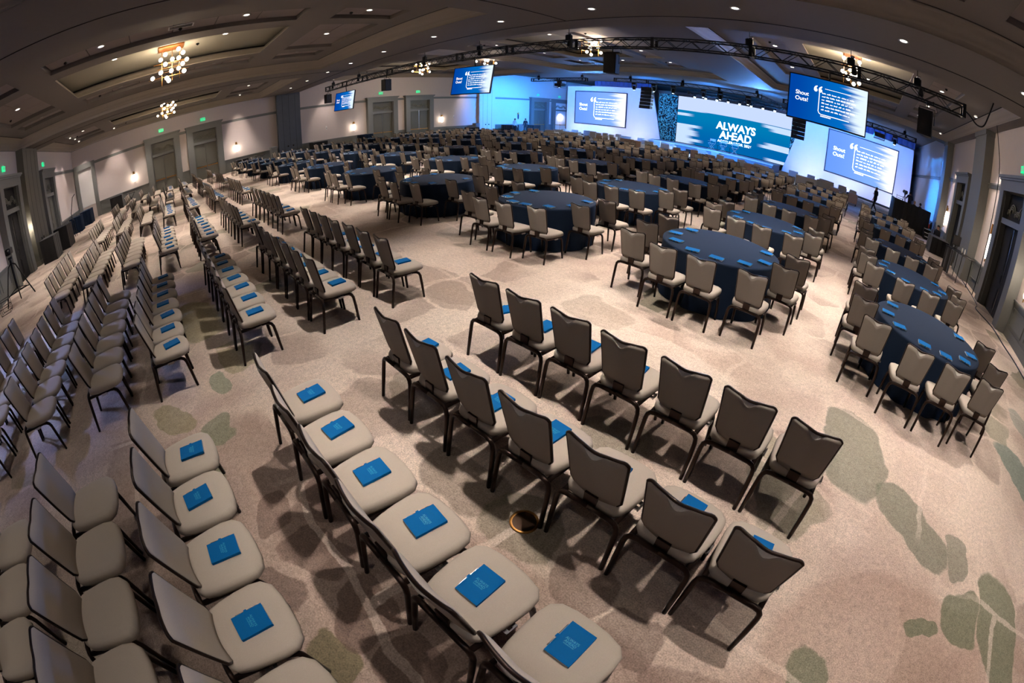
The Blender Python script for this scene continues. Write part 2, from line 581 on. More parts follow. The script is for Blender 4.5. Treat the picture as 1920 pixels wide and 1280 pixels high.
def tile_mesh(w, h):
    k = (round(w, 3), round(h, 3))
    if k not in tile_me:
        t = MB()
        t.loft([[(-w / 2, -h / 2, 0), (-w / 2, h / 2, 0), (w / 2, h / 2, 0), (w / 2, -h / 2, 0)],
                [(-w / 2 + .015, -h / 2 + .015, -.018), (-w / 2 + .015, h / 2 - .015, -.018), (w / 2 - .015, h / 2 - .015, -.018), (w / 2 - .015, -h / 2 + .015, -.018)]])
        tile_me[k] = t.mesh('ceiling_tile', M_TILE)
    return tile_me[k]


for zone, side, x0, x1, y0, y1, zc, so in bays:
    cx, cy = (x0 + x1) / 2, (y0 + y1) / 2
    if side == 'middle':
        cx -= 0.17
    cr = MB()
    ring(cr, (x0, x1, y0, y1), [(d, (so if z is None else max(so, zc + z))) for d, z in crown])
    smooth(cr)
    cr.obj('crown_moulding', M_CROWN, CEIL)
    sl = MB()
    ring(sl, (x0, x1, y0, y1), [(0.0, zc - 0.003), (-0.06, zc - 0.003)])
    sl.obj('shadow_slot', M_SLOT, CEIL)
    cof = (cx - 2.07, cx + 2.07, cy - 3.75, cy + 3.75)
    pan = []
    for s in (-1, 1):
        a, c = sorted((cx + s * 2.85, cx + s * 4.1))
        pan.append((a, c, cy - 3.7, cy + 3.7))
        for e in (-1, 1):
            p, q = sorted((cy + e * 4.75, cy + e * 6.85))
            pan.append((a, c, p, q))
    for e in (-1, 1):
        p, q = sorted((cy + e * 4.75, cy + e * 6.85))
        pan.append((cx - 2.07, cx + 2.07, p, q))
    pl = MB()
    grid_with_holes(pl, x0, x1, y0, y1, zc, [cof] + pan)
    for q in pan:
        ring(pl, q, [(0, zc), (0, zc + .16)])
    pl.obj('ceiling_field', M_CEIL, CEIL)
    for q in pan:
        w, h = q[1] - q[0], q[3] - q[2]
        nx, ny = max(1, round(w / 1.37)), max(1, round(h / 1.24))
        tw, th = w / nx, h / ny
        for i in range(nx):
            for j in range(ny):
                link('ceiling_tile', tile_mesh(tw - .012, th - .012), CEIL, (q[0] + (i + .5) * tw, q[2] + (j + .5) * th, zc + .15))
        bk = MB()
        grid_with_holes(bk, q[0], q[1], q[2], q[3], zc + .16, [])
        bk.obj('tile_grid', M_SLOT, CEIL)
    cf = MB()
    ring(cf, cof, [(0, zc), (0, zc + .06), (.06, zc + .07), (.09, zc + .13), (.17, zc + .2), (.2, zc + .28), (.26, zc + .3)])
    smooth(cf)
    cf.obj('coffer_moulding', M_CROWN, CEIL)
    cs = MB()
    ring(cs, cof, [(.26, zc + .3), (.5, zc + .3), (.5, zc + .42)])
    cs.obj('coffer_slot', M_SLOT, CEIL)
    ct = MB()
    grid_with_holes(ct, cof[0] - .5, cof[1] + .5, cof[2] - .5, cof[3] + .5, zc + .42, [])
    ct.obj('coffer_top', M_CEILIN, CEIL)
    wh = 'in %s %s ceiling bay' % (side, zone)
    for s, sn in ((-1, 'left'), (1, 'right')):
        for e, en in ((-1, 'rear'), (1, 'stage')):
            DOWNLIGHTS.append((cx + s * 3.45, cy + e * 2.05, zc + .13, 'round downlight, %s tile strip, %s side, %s' % (sn, en, wh), 1, zone, side))
            DOWNLIGHTS.append((cx + s * 3.45, cy + e * 5.8, zc + .13, 'round downlight, %s corner tiles, %s end, %s' % (sn, en, wh), 1, zone, side))
    for e, en in ((-1, 'rear'), (1, 'stage')):
        DOWNLIGHTS.append((cx + .35, cy + e * 1.95, zc + .42, 'round downlight inside the coffer, %s side of chandelier, %s' % (en, wh), 1, zone, side))
        DOWNLIGHTS.append((cx, cy + e * 5.8, zc + .13, 'round downlight, middle end tiles, %s end, %s' % (en, wh), 1, zone, side))
    # small dark sprinkler heads
    for sx, sy in ((-3.45, .4), (3.45, .2), (3.45, -3.1), (-3.45, -3.0), (1.2, 0.9), (-.8, -6.4), (3.45, 5.2)):
        MB().lathe([(.045, zc + .05), (.06, zc + .02), (.02, zc - .02)], 8, (cx + sx, cy + sy)).obj('sprinkler_head', M_SLOT, CEIL)

for i, x in enumerate([-30.4, -26.85, -23.35, -20.3, -16.95, -13.3, -9.9, -6.65, -2.94, 0.72, 3.6]):
    DOWNLIGHTS.append((x, 9.31, SOF, 'round downlight in the long ceiling beam, %s from left wall' % ORD[i + 1], 2, 'beam', ''))
# partition tracks in the soffits
for args in ((XL, XR, 10.29, 10.315), ):
    MB().box(args[0], args[1], args[2], args[3], SOF - .012, SOF + .01).obj('partition_track', M_SLOT, CEIL)
for x in (-8.25, -23.2):
    MB().box(x, x + .025, YB, 10.29, SOF - .012, SOF + .01).obj('partition_track', M_SLOT, CEIL)

# ---------------------------------------------------------------- walls: rails, wainscot, doors
FL = {'left': lambda s, d, z: (XL + d, s, z), 'right': lambda s, d, z: (XR - d, s, z), 'back': lambda s, d, z: (s, YB + d, z)}


def fbox(mb, F, s0, s1, d0, d1, z0, z1):
    a, c = F(s0, d0, z0), F(s1, d1, z1)
    mb.box(min(a[0], c[0]), max(a[0], c[0]), min(a[1], c[1]), max(a[1], c[1]), z0, z1)


TRIM_N = [1]


def trim_name():
    TRIM_N[0] += 1
    return 'trim_%d' % TRIM_N[0]


def segment(wall, s0, s1, rail=3.88):
    F = FL[wall]
    if s1 - s0 < 0.15:
        return
    t = struct(link(trim_name(), None), 'grey wainscot and picture rail on the %s wall' % wall)
    w = MB()
    fbox(w, F, s0, s1, 0, .03, 0, 1.0)
    w.obj('wainscot', M_TRIM, t)
    bs = MB()
    fbox(bs, F, s0, s1, .03, .055, 0, .2)
    fbox(bs, F, s0, s1, .03, .045, .2, .23)
    bs.obj('base_board', M_TRIM, t)
    cp = MB()
    fbox(cp, F, s0, s1, .03, .06, .9, .97)
    fbox(cp, F, s0, s1, 0, .09, .97, 1.02)
    cp.obj('dado_cap', M_TRIM, t)
    rl = MB()
    fbox(rl, F, s0, s1, 0, .05, rail, rail + .13)
    fbox(rl, F, s0, s1, 0, .1, rail + .13, rail + .19)
    rl.obj('picture_rail', M_TRIM, t)
    n = max(1, round((s1 - s0) / 1.5))
    L = (s1 - s0) / n
    for i in range(n):
        a, c = s0 + i * L + .12, s0 + (i + 1) * L - .12
        if c - a < .15:
            continue
        p = MB()
        fbox(p, F, a, c, .03, .055, .32, .36)
        fbox(p, F, a, c, .03, .055, .8, .84)
        fbox(p, F, a, a + .04, .03, .055, .36, .8)
        fbox(p, F, c - .04, c, .03, .055, .36, .8)
        p.obj('panel', M_TRIM, t)


def scroll(mb, F, sc, zc, size, d, flip):
    """a curling leaf of tubes"""
    for k, (r0, turns) in enumerate(((1.0, .8), (.72, .85), (.45, .95))):
        pts = []
        for i in range(11):
            a = math.pi * (1.0 - i / 10 * turns * 1.3)
            r = size * r0 * (1 - .35 * i / 10)
            pts.append(F(sc + flip * (r * math.cos(a) + .1 * size * k), d, zc + r * math.sin(a) * .8))
        mb.tube(pts, [.035 * size / .4 * (1 - .5 * i / 10) for i in range(11)], 5)


DOOR_N = [0]


def door(wall, s0, s1, H=4.22, depth=.34, leaf=M_DOOR, frame=M_TRIM, openleaf=False, label=None):
    DOOR_N[0] += 1
    F = FL[wall]
    t = struct(link('door_%d' % DOOR_N[0], None), label)
    w = .46
    f = MB()
    for a, c in ((s0, s0 + w), (s1 - w, s1)):
        fbox(f, F, a, c, 0, depth, 0, 3.78)
    fbox(f, F, s0, s1, 0, depth, 3.78, H - .1)
    f.obj('door_frame', frame, t)
    k = MB()
    fbox(k, F, s0 - .05, s1 + .05, 0, depth + .05, H - .1, H - .04)
    fbox(k, F, s0 - .1, s1 + .1, 0, depth + .1, H - .04, H + .05)
    k.obj('cornice', frame, t)
    for a, c in ((s0 + w, s0 + w + .06), (s1 - w - .06, s1 - w)):
        g = MB()
        fbox(g, F, a, c, 0, depth - .1, 0, 3.78)
        g.obj('door_stop', frame, t)
    q = MB()
    fbox(q, F, s0 + w, s1 - w, 0, depth - .1, 2.76, 2.94)
    q.obj('transom_rail', frame, t)
    p = MB()
    fbox(p, F, s0 + w + .06, s1 - w - .06, 0, .07, 2.94, 3.78)
    pp = p.obj('transom_panel', leaf, t)
    o = MB()
    mid, half = (s0 + s1) / 2, (s1 - s0 - 2 * w) / 2
    for sgn in (-1, 1):
        scroll(o, F, mid + sgn * half * .5, 3.2, half * .34, .1, sgn)
        scroll(o, F, mid + sgn * half * .1, 3.12, half * .22, .1, sgn)
        scroll(o, F, mid + sgn * half * .82, 3.12, half * .2, .1, -sgn)
    smooth(o).obj('scroll_relief', M_FOSSIL, pp)
    for sgn in (-1, 1):
        a, c = sorted((mid + sgn * .012, mid + sgn * (half - .07)))
        l = MB()
        fbox(l, F, a, c, .02, .08, .01, 2.75)
        lo = l.obj('door_leaf', leaf, t)
        for z0, z1 in ((.2, .85), (1.02, 1.3), (1.42, 2.6)):
            r = MB()
            fbox(r, F, a + .12, c - .12, .08, .095, z0, z1)
            fbox(r, F, a + .17, c - .17, .095, .105, z0 + .05, z1 - .05)
            r.obj('raised_panel', leaf, lo)
        if wall == 'left':
            pb = MB()
            fbox(pb, F, a + .06, c - .04, .12, .17, .95, 1.01)
            fbox(pb, F, a + .06, a + .14, .08, .13, .93, 1.03)
            fbox(pb, F, c - .12, c - .04, .08, .13, .93, 1.03)
            pb.obj('push_bar', M_BRASS, lo)
    ms = MB()
    fbox(ms, F, mid - .012, mid + .012, .05, .1, .01, 2.75)
    ms.obj('meeting_strip', M_CHROME, t)
    return t


# left wall
LD = [(-1.36, 1.46), (2.04, 4.91), (17.6, 20.6), (21.45, 24.5), (37.9, 41.0), (41.75, 45.0)]
for i, (a, c) in enumerate(LD):
    door('left', a, c, leaf=M_WHITE if i == 5 else M_DOOR, label='grey double door with scroll transom, %s along the left wall' % ORD[i + 1])  # sixth door: white leaves paint in the lit corridor beyond
col_spans = [(9.49, 11.45), (30.1, 32.3)]


def pocket_column(wall, a, c, depth, H, m, label):
    F = FL[wall]
    t = struct(link(trim_name(), None), label)
    q = MB()
    fbox(q, F, a, c, 0, depth, 0, H)
    q.obj('column_body', m, t)
    L = c - a
    for i in range(3):
        g = MB()
        fbox(g, F, a + L * (i + .5) / 3 - .006 + (.0 if i == 1 else (L * .06 * (1 if i == 0 else -1))), a + L * (i + .5) / 3 + .012 + (.0 if i == 1 else (L * .06 * (1 if i == 0 else -1))), depth, depth + .004, .1, H - .1)
        g.obj('panel_joint', M_SLOT, t)
    for s in (-.22, .22):
        fb = MB()
        fbox(fb, F, (a + c) / 2 + s - .06, (a + c) / 2 + s + .06, depth, depth + .02, .98, 1.1)
        fb.obj('flush_handle', M_SLOT, t)
    cpb = MB()
    fbox(cpb, F, a - .05, c + .05, 0, depth + .05, 0, .2)
    cpb.obj('plinth', m, t)


M_COLUMN = mat('column_slate', srgb(84, 92, 102), 0.6, vary=0.12, scale=3)
pocket_column('left', 9.49, 11.45, .35, SOF, M_COLUMN, 'slate partition pocket column on the left wall under the beam')
pocket_column('left', 30.1, 32.3, .35, 6.0, M_WALL, 'pale pilaster on the left wall near the stage')
# arched display niche near the back corner
t = struct(link(trim_name(), None), 'lit framed niche at the back end of the left wall')
F = FL['left']
q = MB()
for a, c, z0, z1 in ((-7.47, -7.15, .0, 4.15), (-5.97, -5.65, .0, 4.15), (-7.15, -5.97, 3.75, 4.15)):
    fbox(q, F, a, c, 0, .16, z0, z1)
q.obj('niche_frame', M_TRIM, t)
q = MB()
fbox(q, F, -7.15, -5.97, .0, .03, 1.0, 3.75)
q.obj('niche_panel', M_WHITE, t)
marks = sorted([(-7.47, -5.65)] + LD + col_spans)
s = YB
for a, c in marks + [(YS, YS)]:
    segment('left', s, a)
    s = c
# back wall
door('back', -27.7, -24.75, label='grey double door with scroll transom on the back wall')
door('back', -20.6, -17.6, leaf=M_SLOT, label='dark doorway with scroll transom at the photograph\'s left edge')  # black leaves stand in for the unlit opening
pocket_column('back', -23.9, -21.2, .4, SOF, M_DOOR, 'grey partition pocket column on the back wall')
for a, c in ((XL, -27.7), (-24.75, -23.9), (-21.2, -20.6), (-17.6, XR)):
    segment('back', a, c)
# right wall
door('right', 12.7, 15.85, leaf=M_SLOT, depth=.4, label='deep framed doorway standing open on the right wall')  # darkness inside the open doorway painted as black leaves
door('right', 21.3, 24.2, leaf=M_SLOT, depth=.36, label='second framed doorway on the right wall beyond the pilaster')
for a, c, lb in ((18.6, 20.5, 'tall grey pilaster on the right wall'), (27.6, 28.8, 'corner pilaster on the right wall by the stage')):
    F = FL['right']
    t = struct(link(trim_name(), None), lb)
    q = MB()
    fbox(q, F, a, c, 0, .42, 0, 6.0)
    fbox(q, F, a - .04, c + .04, 0, .46, 0, .25)
    fbox(q, F, a - .05, c + .05, 0, .47, 5.85, 6.05)
    q.obj('pilaster_body', M_TRIM, t)
s = YB
for a, c in ((12.7, 15.85), (18.6, 20.5), (21.3, 24.2), (27.6, 28.8), (YS, YS)):
    segment('right', s, a, 3.85)
    s = c

# ---------------------------------------------------------------- banquet chair (faces +Y, origin between the rear feet)
SEAT_R = [(0, .078), (.09, .08), (.155, .09), (.186, .125), (.204, .20), (.216, .31), (.221, .41), (.211, .485), (.172, .53), (.092, .55), (0, .555)]


def seat_ring(pts, s, z, drop=0.022):
    full = pts + [(-x, y) for x, y in reversed(pts[1:-1])]
    out = []
    for x, y in full:
        X, Y = x * s * 1.06, .315 + (y - .315) * s
        zz = z - (drop * max(0, (Y - .33) / .22) ** 2 if z > .4 else 0)
        out.append((X, Y, zz))
    return out


def back_pt(u, t, off, scoop, width=1.0):
    hw = (.171 + .017 * t) * width
    if t < .13:
        hw *= 1 - .16 * (1 - t / .13) ** 2
    zt = .424 - .016 * (1 - u * u)
    if abs(u) > .84:
        zt -= .022 * ((abs(u) - .84) / .16) ** 2
    if abs(u) < .44:
        zt -= scoop * (.5 + .5 * math.cos(u / .44 * PI))
    y = .105 - .092 * t + .024 * u * u + off
    return (hw * u, y, .467 + (zt + .02) * t)


def sheet(mb, nu, nt, front, back, scoop):
    US = [math.sin(PI / 2 * (-1 + 2 * i / nu)) for i in range(nu + 1)]
    F = [[back_pt(US[i], j / nt, front(US[i], j / nt), scoop) for i in range(nu + 1)] for j in range(nt + 1)]
    B = [[back_pt(US[i], j / nt, back, scoop) for i in range(nu + 1)] for j in range(nt + 1)]
    o = mb.add([p for r in F for p in r], [])
    q = mb.add([p for r in B for p in r], [])
    n = nu + 1
    for j in range(nt):
        for i in range(nu):
            a = j * n + i
            mb.quad(o + a + 1, o + a, o + a + n, o + a + n + 1)
            mb.quad(q + a, q + a + 1, q + a + n + 1, q + a + n)
    edge = [(0, i) for i in range(nu)] + [(j, nu) for j in range(nt)] + [(nt, i) for i in range(nu, 0, -1)] + [(j, 0) for j in range(nt, 0, -1)]
    for k in range(len(edge)):
        (j0, i0), (j1, i1) = edge[k], edge[(k + 1) % len(edge)]
        mb.quad(o + j0 * n + i0, o + j1 * n + i1, q + j1 * n + i1, q + j0 * n + i0)


def grip(mb, n):
    """pale lining of the scooped hand hold at the top of the back"""
    lo = [back_pt(-.44 + .88 * i / n, 1, -.0125, .052) for i in range(n + 1)]
    up = [back_pt(-.44 + .88 * i / n, 1, .008, .012) for i in range(n + 1)]
    mb.loft([lo, up], cap=False, closed=False)
    return mb


def chair_meshes():
    P = []
    b = MB()
    b.loft([seat_ring(SEAT_R, s, z) for s, z in ((.86, .392), (.97, .398), (1.0, .418), (1.0, .445), (.975, .462), (.9, .473), (.72, .479), (.4, .481))])
    P.append(('seat', smooth(b).mesh('seat', M_FABRIC)))
    b = MB()
    sheet(b, 20, 8, lambda u, t: .012 + .016 * (1 - u ** 4) * min(1, 6 * t, 8 * (1 - t)), -.001, .008)
    P.append(('backrest', smooth(b).mesh('backrest', M_FABRIC)))
    b = MB()
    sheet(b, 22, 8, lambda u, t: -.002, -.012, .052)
    P.append(('back_panel', smooth(b).mesh('back_panel', M_FABRIC_SHADED)))
    P.append(('hand_grip', grip(MB(), 12).mesh('hand_grip', M_GRIP)))
    b = MB()
    pts = [back_pt(math.sin(PI / 2 * (-1 + 2 * i / 22)), 1, -.001, .008, 1.02) for i in range(23)]
    pts += [back_pt(1, 1 - j / 8, -.001, .008, 1.02) for j in range(1, 9)]
    pts += [back_pt(1 - 2 * i / 8, 0, -.001, .008, 1.02) for i in range(1, 9)]
    pts += [back_pt(-1, j / 8, -.001, .008, 1.02) for j in range(1, 9)]
    b.tube(pts, .0105, 6, cap=False)
    P.append(('back_trim', smooth(b).mesh('back_trim', M_BRONZE)))

    def leg(pts):
        q = MB()
        q.tube(pts, [.016] + [.0185] * (len(pts) - 1), 8)
        return smooth(q).mesh('leg', M_BRONZE)
    for s in (-1, 1):
        P.append(('leg', leg([(s * .226, 0, 0), (s * .223, .035, .2), (s * .219, .056, .33), (s * .211, .06, .372), (s * .19, .062, .397), (s * .155, .062, .407), (0, .062, .41)])))
        P.append(('leg', leg([(s * .218, .495, 0), (s * .213, .478, .2), (s * .207, .465, .315), (s * .203, .448, .35), (s * .2, .415, .372), (s * .198, .37, .382), (s * .19, .07, .388)])))
    b = MB()
    b.box(-.045, .045, .07, .086, .40, .5)
    b.box(-.045, .045, .07, .2, .388, .4)
    P.append(('bracket', b.mesh('bracket', M_BRONZE)))
    b = MB()
    b.bbox(-.16, .16, .13, .49, .37, .393, .012)
    P.append(('seat_pan', b.mesh('seat_pan', M_BLACK)))
    b = MB()
    b.box(.205, .24, .25, .275, .372, .384)
    b.box(.205, .24, .30, .325, .372, .384)
    b.box(.234, .242, .25, .325, .366, .39)
    P.append(('ganging_clip', b.mesh('ganging_clip', M_CHROME)))
    return P


CHAIR_PARTS = chair_meshes()


def low_chair():
    """simple chair for the mass of far seats"""
    b = MB()
    pr = [(0, .08), (.16, .09), (.205, .2), (.22, .4), (.17, .53), (0, .555)]
    b.sm = True
    b.loft([seat_ring(pr, s, z) for s, z in ((.95, .397), (1.0, .44), (.93, .472), (.5, .48))])
    b.mi = 3
    sheet(b, 6, 2, lambda u, t: .02 if abs(u) < .9 and 0 < t < 1 else .008, -.008, .03)
    b.sm = False
    b.mi = 2
    lo = [back_pt(-.44 + .88 * i / 4, 1, -.0125, .055) for i in range(5)]
    up = [back_pt(-.44 + .88 * i / 4, 1, .02, .012) for i in range(5)]
    b.loft([lo, up], cap=False, closed=False)
    b.mi = 1
    pts = [back_pt(-1 + 2 * i / 6, 1, 0, .012, 1.02) for i in range(7)] + [back_pt(1, .5, 0, 0, 1.02), back_pt(1, 0, 0, 0, 1.02), back_pt(-1, 0, 0, 0, 1.02), back_pt(-1, .5, 0, 0, 1.02), back_pt(-1, 1, 0, 0, 1.02)]
    b.tube(pts, .013, 4, cap=False)
    for s in (-1, 1):
        b.tube([(s * .226, 0, 0), (s * .219, .055, .36), (s * .17, .062, .407), (0, .062, .41)], .0145, 4, square=True)
        b.tube([(s * .218, .495, 0), (s * .205, .46, .34), (s * .198, .38, .382), (s * .19, .07, .388)], .0145, 4, square=True)
    b.box(-.055, .055, .066, .082, .40, .53)
    return b


# ---------------------------------------------------------------- where the chairs stand
ALL_CHAIRS = []   # x, y, rz, label, group
ALL_BOOKS = []    # x, y, z, rz, label, group
ROWN = ['front', 'second', 'third', 'fourth', 'fifth', 'sixth', 'seventh']
BLOCKS = [
    ('nearest chair block', -2.78, .5, [2.41, 1.37, .304, -.77, -1.71, -2.74], 'left'),
    ('second chair block from the right', -4.77, -.505, [2.42, 1.43, .38, -.74, -1.64, -2.66, -3.7], 'right'),
    ('third chair block from the right', -10.17, -.5, [2.54, 1.5, .48, -.53, -1.5, -2.54, -3.47], 'right'),
    ('fourth chair block from the right', -16.4, -.5, [2.7, 1.65, .6, -.37, -1.32, -2.3, -3.28], 'right'),
    ('fifth chair block from the right', -22.5, -.5, [2.88, 1.78, .75, -.22, -1.12, -2.1, -3.1], 'right'),
    ('chair block nearest the left wall', -28.6, -.5, [3.0, 1.9, .9, -.1, -1.0, -1.9, -2.9], 'right')]
rnd = random.Random(3)
for bn, x0, dx, rows, side in BLOCKS:
    for r, y in enumerate(rows):
        for i in range(7):
            x = x0 + dx * i + rnd.uniform(-.008, .008)
            yy = y + rnd.uniform(-.012, .012)
            rz = rnd.uniform(-.02, .02)
            ALL_CHAIRS.append((x, yy, rz, 'beige chair, %s from %s end, %s row, %s' % (ORD[i + 1], side, ROWN[r], bn), 'theatre chairs set out in rows'))
            if r < 4:
                ALL_BOOKS.append((x + rnd.uniform(-.015, .015), yy + .34 + rnd.uniform(-.03, .03), .4815, rz + rnd.uniform(-.1, .1) + (rnd.choice([0, 0, .25, -.2]) if rnd.random() < .25 else 0),
                                  'blue notebook on chair %s from %s end, %s row, %s' % (NUM[i + 1], side, ROWN[r], bn), 'notebooks laid on the theatre chairs'))

COLS = [1.6, -1.83, -5.24, -8.74, -12.2, -16.1, -19.9, -23.9, -27.5, -31.1]
ROWY = [6.2, 9.38, 12.62, 16.2, 19.5, 22.8, 26.0]
SPOTS = [(-1.12, .33, 'far left side'), (-1.12, -.42, 'left side'), (-.97, -1.1, 'near left corner'), (-.36, -1.39, 'near side left'), (.2, -1.39, 'near side right'), (.8, -1.24, 'near right corner'),
         (1.1, -.48, 'right side'), (1.12, .28, 'far right side')]
BANG = [149, -173, -138, -107, -78, -46, -12, 32]
TABLES = []
for ci, x in enumerate(COLS):
    for ri, y in enumerate(ROWY):
        if ci == 0 and ri > 5:
            continue
        tx, ty = x + rnd.uniform(-.03, .03), y + rnd.uniform(-.04, .04)
        TABLES.append((tx, ty, ci, ri))
        for k, (dx, dy, w) in enumerate(SPOTS):
            ALL_CHAIRS.append((tx + dx + rnd.uniform(-.03, .03), ty + dy + rnd.uniform(-.03, .03), rnd.uniform(-.05, .05),
                               'beige chair at %s of round table, row %s, column %s from right' % (w, NUM[ri + 1], NUM[ci + 1]), 'chairs at the round tables'))
            a = math.radians(BANG[k] + rnd.uniform(-3, 3))
            ALL_BOOKS.append((tx + .745 * math.cos(a), ty + .745 * math.sin(a), .771, rnd.uniform(-.25, .25),
                              'blue notebook at %s of round table, row %s, column %s from right' % (w, NUM[ri + 1], NUM[ci + 1]), 'notebooks laid on the round tables'))

dist = lambda c: math.sqrt(c[0] ** 2 + c[1] ** 2 + (CAM_H - .6) ** 2)
shown = sorted([c for c in ALL_CHAIRS if in_view(c[0], c[1] + .2, .6, 60)], key=dist)
NEAR, FAR = shown[:312], shown[312:]
for x, y, rz, lb, gr in NEAR:
    t = thing('banquet_chair', lb, 'chair', (x, y, 0), rz, gr)
    for nm, me in CHAIR_PARTS:
        link(nm, me, t)


def mass(name, proto, items, mats, label, cat):
    V = np.array(proto.v, float)
    n = len(V)
    allv = []
    for it in items:
        x, y, z, rz = it
        c, s = math.cos(rz), math.sin(rz)
        W = V.copy()
        W[:, 0] = V[:, 0] * c - V[:, 1] * s + x
        W[:, 1] = V[:, 0] * s + V[:, 1] * c + y
        W[:, 2] += z
        allv.append(W)
    AV = np.concatenate(allv)
    faces = []
    for k in range(len(items)):
        o = k * n
        faces += [tuple(i + o for i in f) for f in proto.f]
    me = bpy.data.meshes.new(name)
    me.from_pydata(AV.tolist(), [], faces)
    for m in mats:
        me.materials.append(m)
    me.polygons.foreach_set('material_index', proto.m * len(items))
    me.polygons.foreach_set('use_smooth', proto.s * len(items))
    me.update()
    return tag(link(name, me), label, cat, None, 'stuff')


mass('far_banquet_chairs', low_chair(), [(c[0], c[1], 0, c[2]) for c in FAR], [M_FABRIC, M_BRONZE, M_GRIP, M_FABRIC_SHADED], 'mass of far beige banquet chairs around the distant round tables', 'chairs')


# ---------------------------------------------------------------- round tables
def cloth_mesh(seed):
    r = random.Random(seed)
    seg = 120
    ph = [r.uniform(0, 6.28) for _ in range(4)]

    def fold(a):
        v = .55 * math.sin(13 * a + ph[0]) + .3 * math.sin(21 * a + ph[1]) + .25 * math.sin(7 * a + ph[2])
        return math.copysign(abs(v) ** .8, v)
    rings = []
    for rr, z in ((.0, .767), (.5, .767), (.86, .767)):
        rings.append([((rr + .001) * math.cos(2 * PI * k / seg), (rr + .001) * math.sin(2 * PI * k / seg), z) for k in range(seg)])
    for q, z in ((0.0, .766), (0.02, .758), (.05, .735), (.25, .56), (.5, .38), (.8, .17), (1.0, .012)):
        ring_ = []
        for k in range(seg):
            a = 2 * PI * k / seg
            R = (.9 if q == 0 else .912) + q * (.012 + .034 * fold(a))
            ring_.append((R * math.cos(a), R * math.sin(a), z))
        rings.append(ring_)
    b = MB()
    b.loft(list(reversed(rings)), cap=False)
    return smooth(b).mesh('tablecloth', M_NAVY)


CLOTHS = [cloth_mesh(s) for s in (1, 2, 3)]
b = MB()
b.lathe([(.0, .735), (.9, .735), (.9, .76), (.0, .76)], 32, cap=False)
TOP_ME = b.mesh('tabletop', M_WOOD)
LEG_ME = []
for s in (-1, 1):
    b = MB()
    b.tube([(s * .45, -.3, 0), (s * .45, -.26, .7), (s * .45, .26, .7), (s * .45, .3, 0)], .016, 6)
    LEG_ME.append(b.mesh('folding_leg', M_BLACK))
for i, (x, y, ci, ri) in enumerate(TABLES):
    t = thing('round_table', 'round table under navy cloth, row %s from the theatre chairs, column %s from right' % (NUM[ri + 1], NUM[ci + 1]), 'table', (x, y, 0), rnd.uniform(0, 6), 'navy draped round tables')
    link('tablecloth', CLOTHS[i % 3], t)
    link('tabletop', TOP_ME, t)
    for m in LEG_ME:
        link('folding_leg', m, t)

# ---------------------------------------------------------------- notebooks
b = MB()
b.box(-.07, .07, -.098, .098, 0, .0022)
b.box(-.07, .07, -.098, .098, .0165, .0188)
b.box(.068, .072, -.098, .098, 0, .0188)
BK_COVER = b.mesh('cover', M_BOOK)
BK_PAGES = MB().box(-.0698, .067, -.0978, .0975, .0022, .0165).mesh('pages', M_PAPER)
b = MB()
b.tube([(-.0745, -.07, .01), (-.0745, .062, .01), (-.0745, .075, .01)], [.0042, .0042, .0018], 6)
b.box(-.076, -.073, -.068, -.03, .014, .0155)
BK_PEN = b.mesh('pen', M_CHROME)
BK_LOOP = MB().box(-.08, -.068, -.012, .006, .001, .018).mesh('pen_loop', M_BOOK)
LOGO = None
books = sorted([c for c in ALL_BOOKS if in_view(c[0], c[1], c[2], 20)], key=dist)
NB, FB = books[:300], books[300:]
logo_me = []
for body, size, yy in (('ALWAYS', .019, .0085), ('AHEAD', .0195, -.0085), ('ACCELERATOR 2026', .0066, -.0175)):
    me = text_mesh('printed_logo', body, size, .0003, 'CENTER')
    me.transform(Matrix.Translation((0, yy, .0191)))
    me.materials.clear()
    me.materials.append(M_BOOKPRINT)
    logo_me.append(me)
for i, (x, y, z, rz, lb, gr) in enumerate(NB):
    t = thing('notebook', lb, 'notebook', (x, y, z), rz + (PI / 2 if z > .7 else 0), gr)
    link('cover', BK_COVER, t)
    link('pages', BK_PAGES, t)
    if dist((x, y)) < 12:
        link('pen', BK_PEN, t)
        link('pen_loop', BK_LOOP, t)
    if dist((x, y)) < 3.6:
        for me in logo_me:
            link('printed_logo', me, t)
b = MB()
b.box(-.07, .07, -.098, .098, .0, .0165)
b.m = [1] * 6
b.box(-.07, .07, -.098, .098, .0165, .0188)
b.m = [1] * 6 + [0] * 6
mass('far_notebooks', b, [(c[0], c[1], c[2], c[3]) for c in FB], [M_BOOK, M_PAPER], 'many far blue notebooks lying on the distant tables and chairs', 'notebooks')

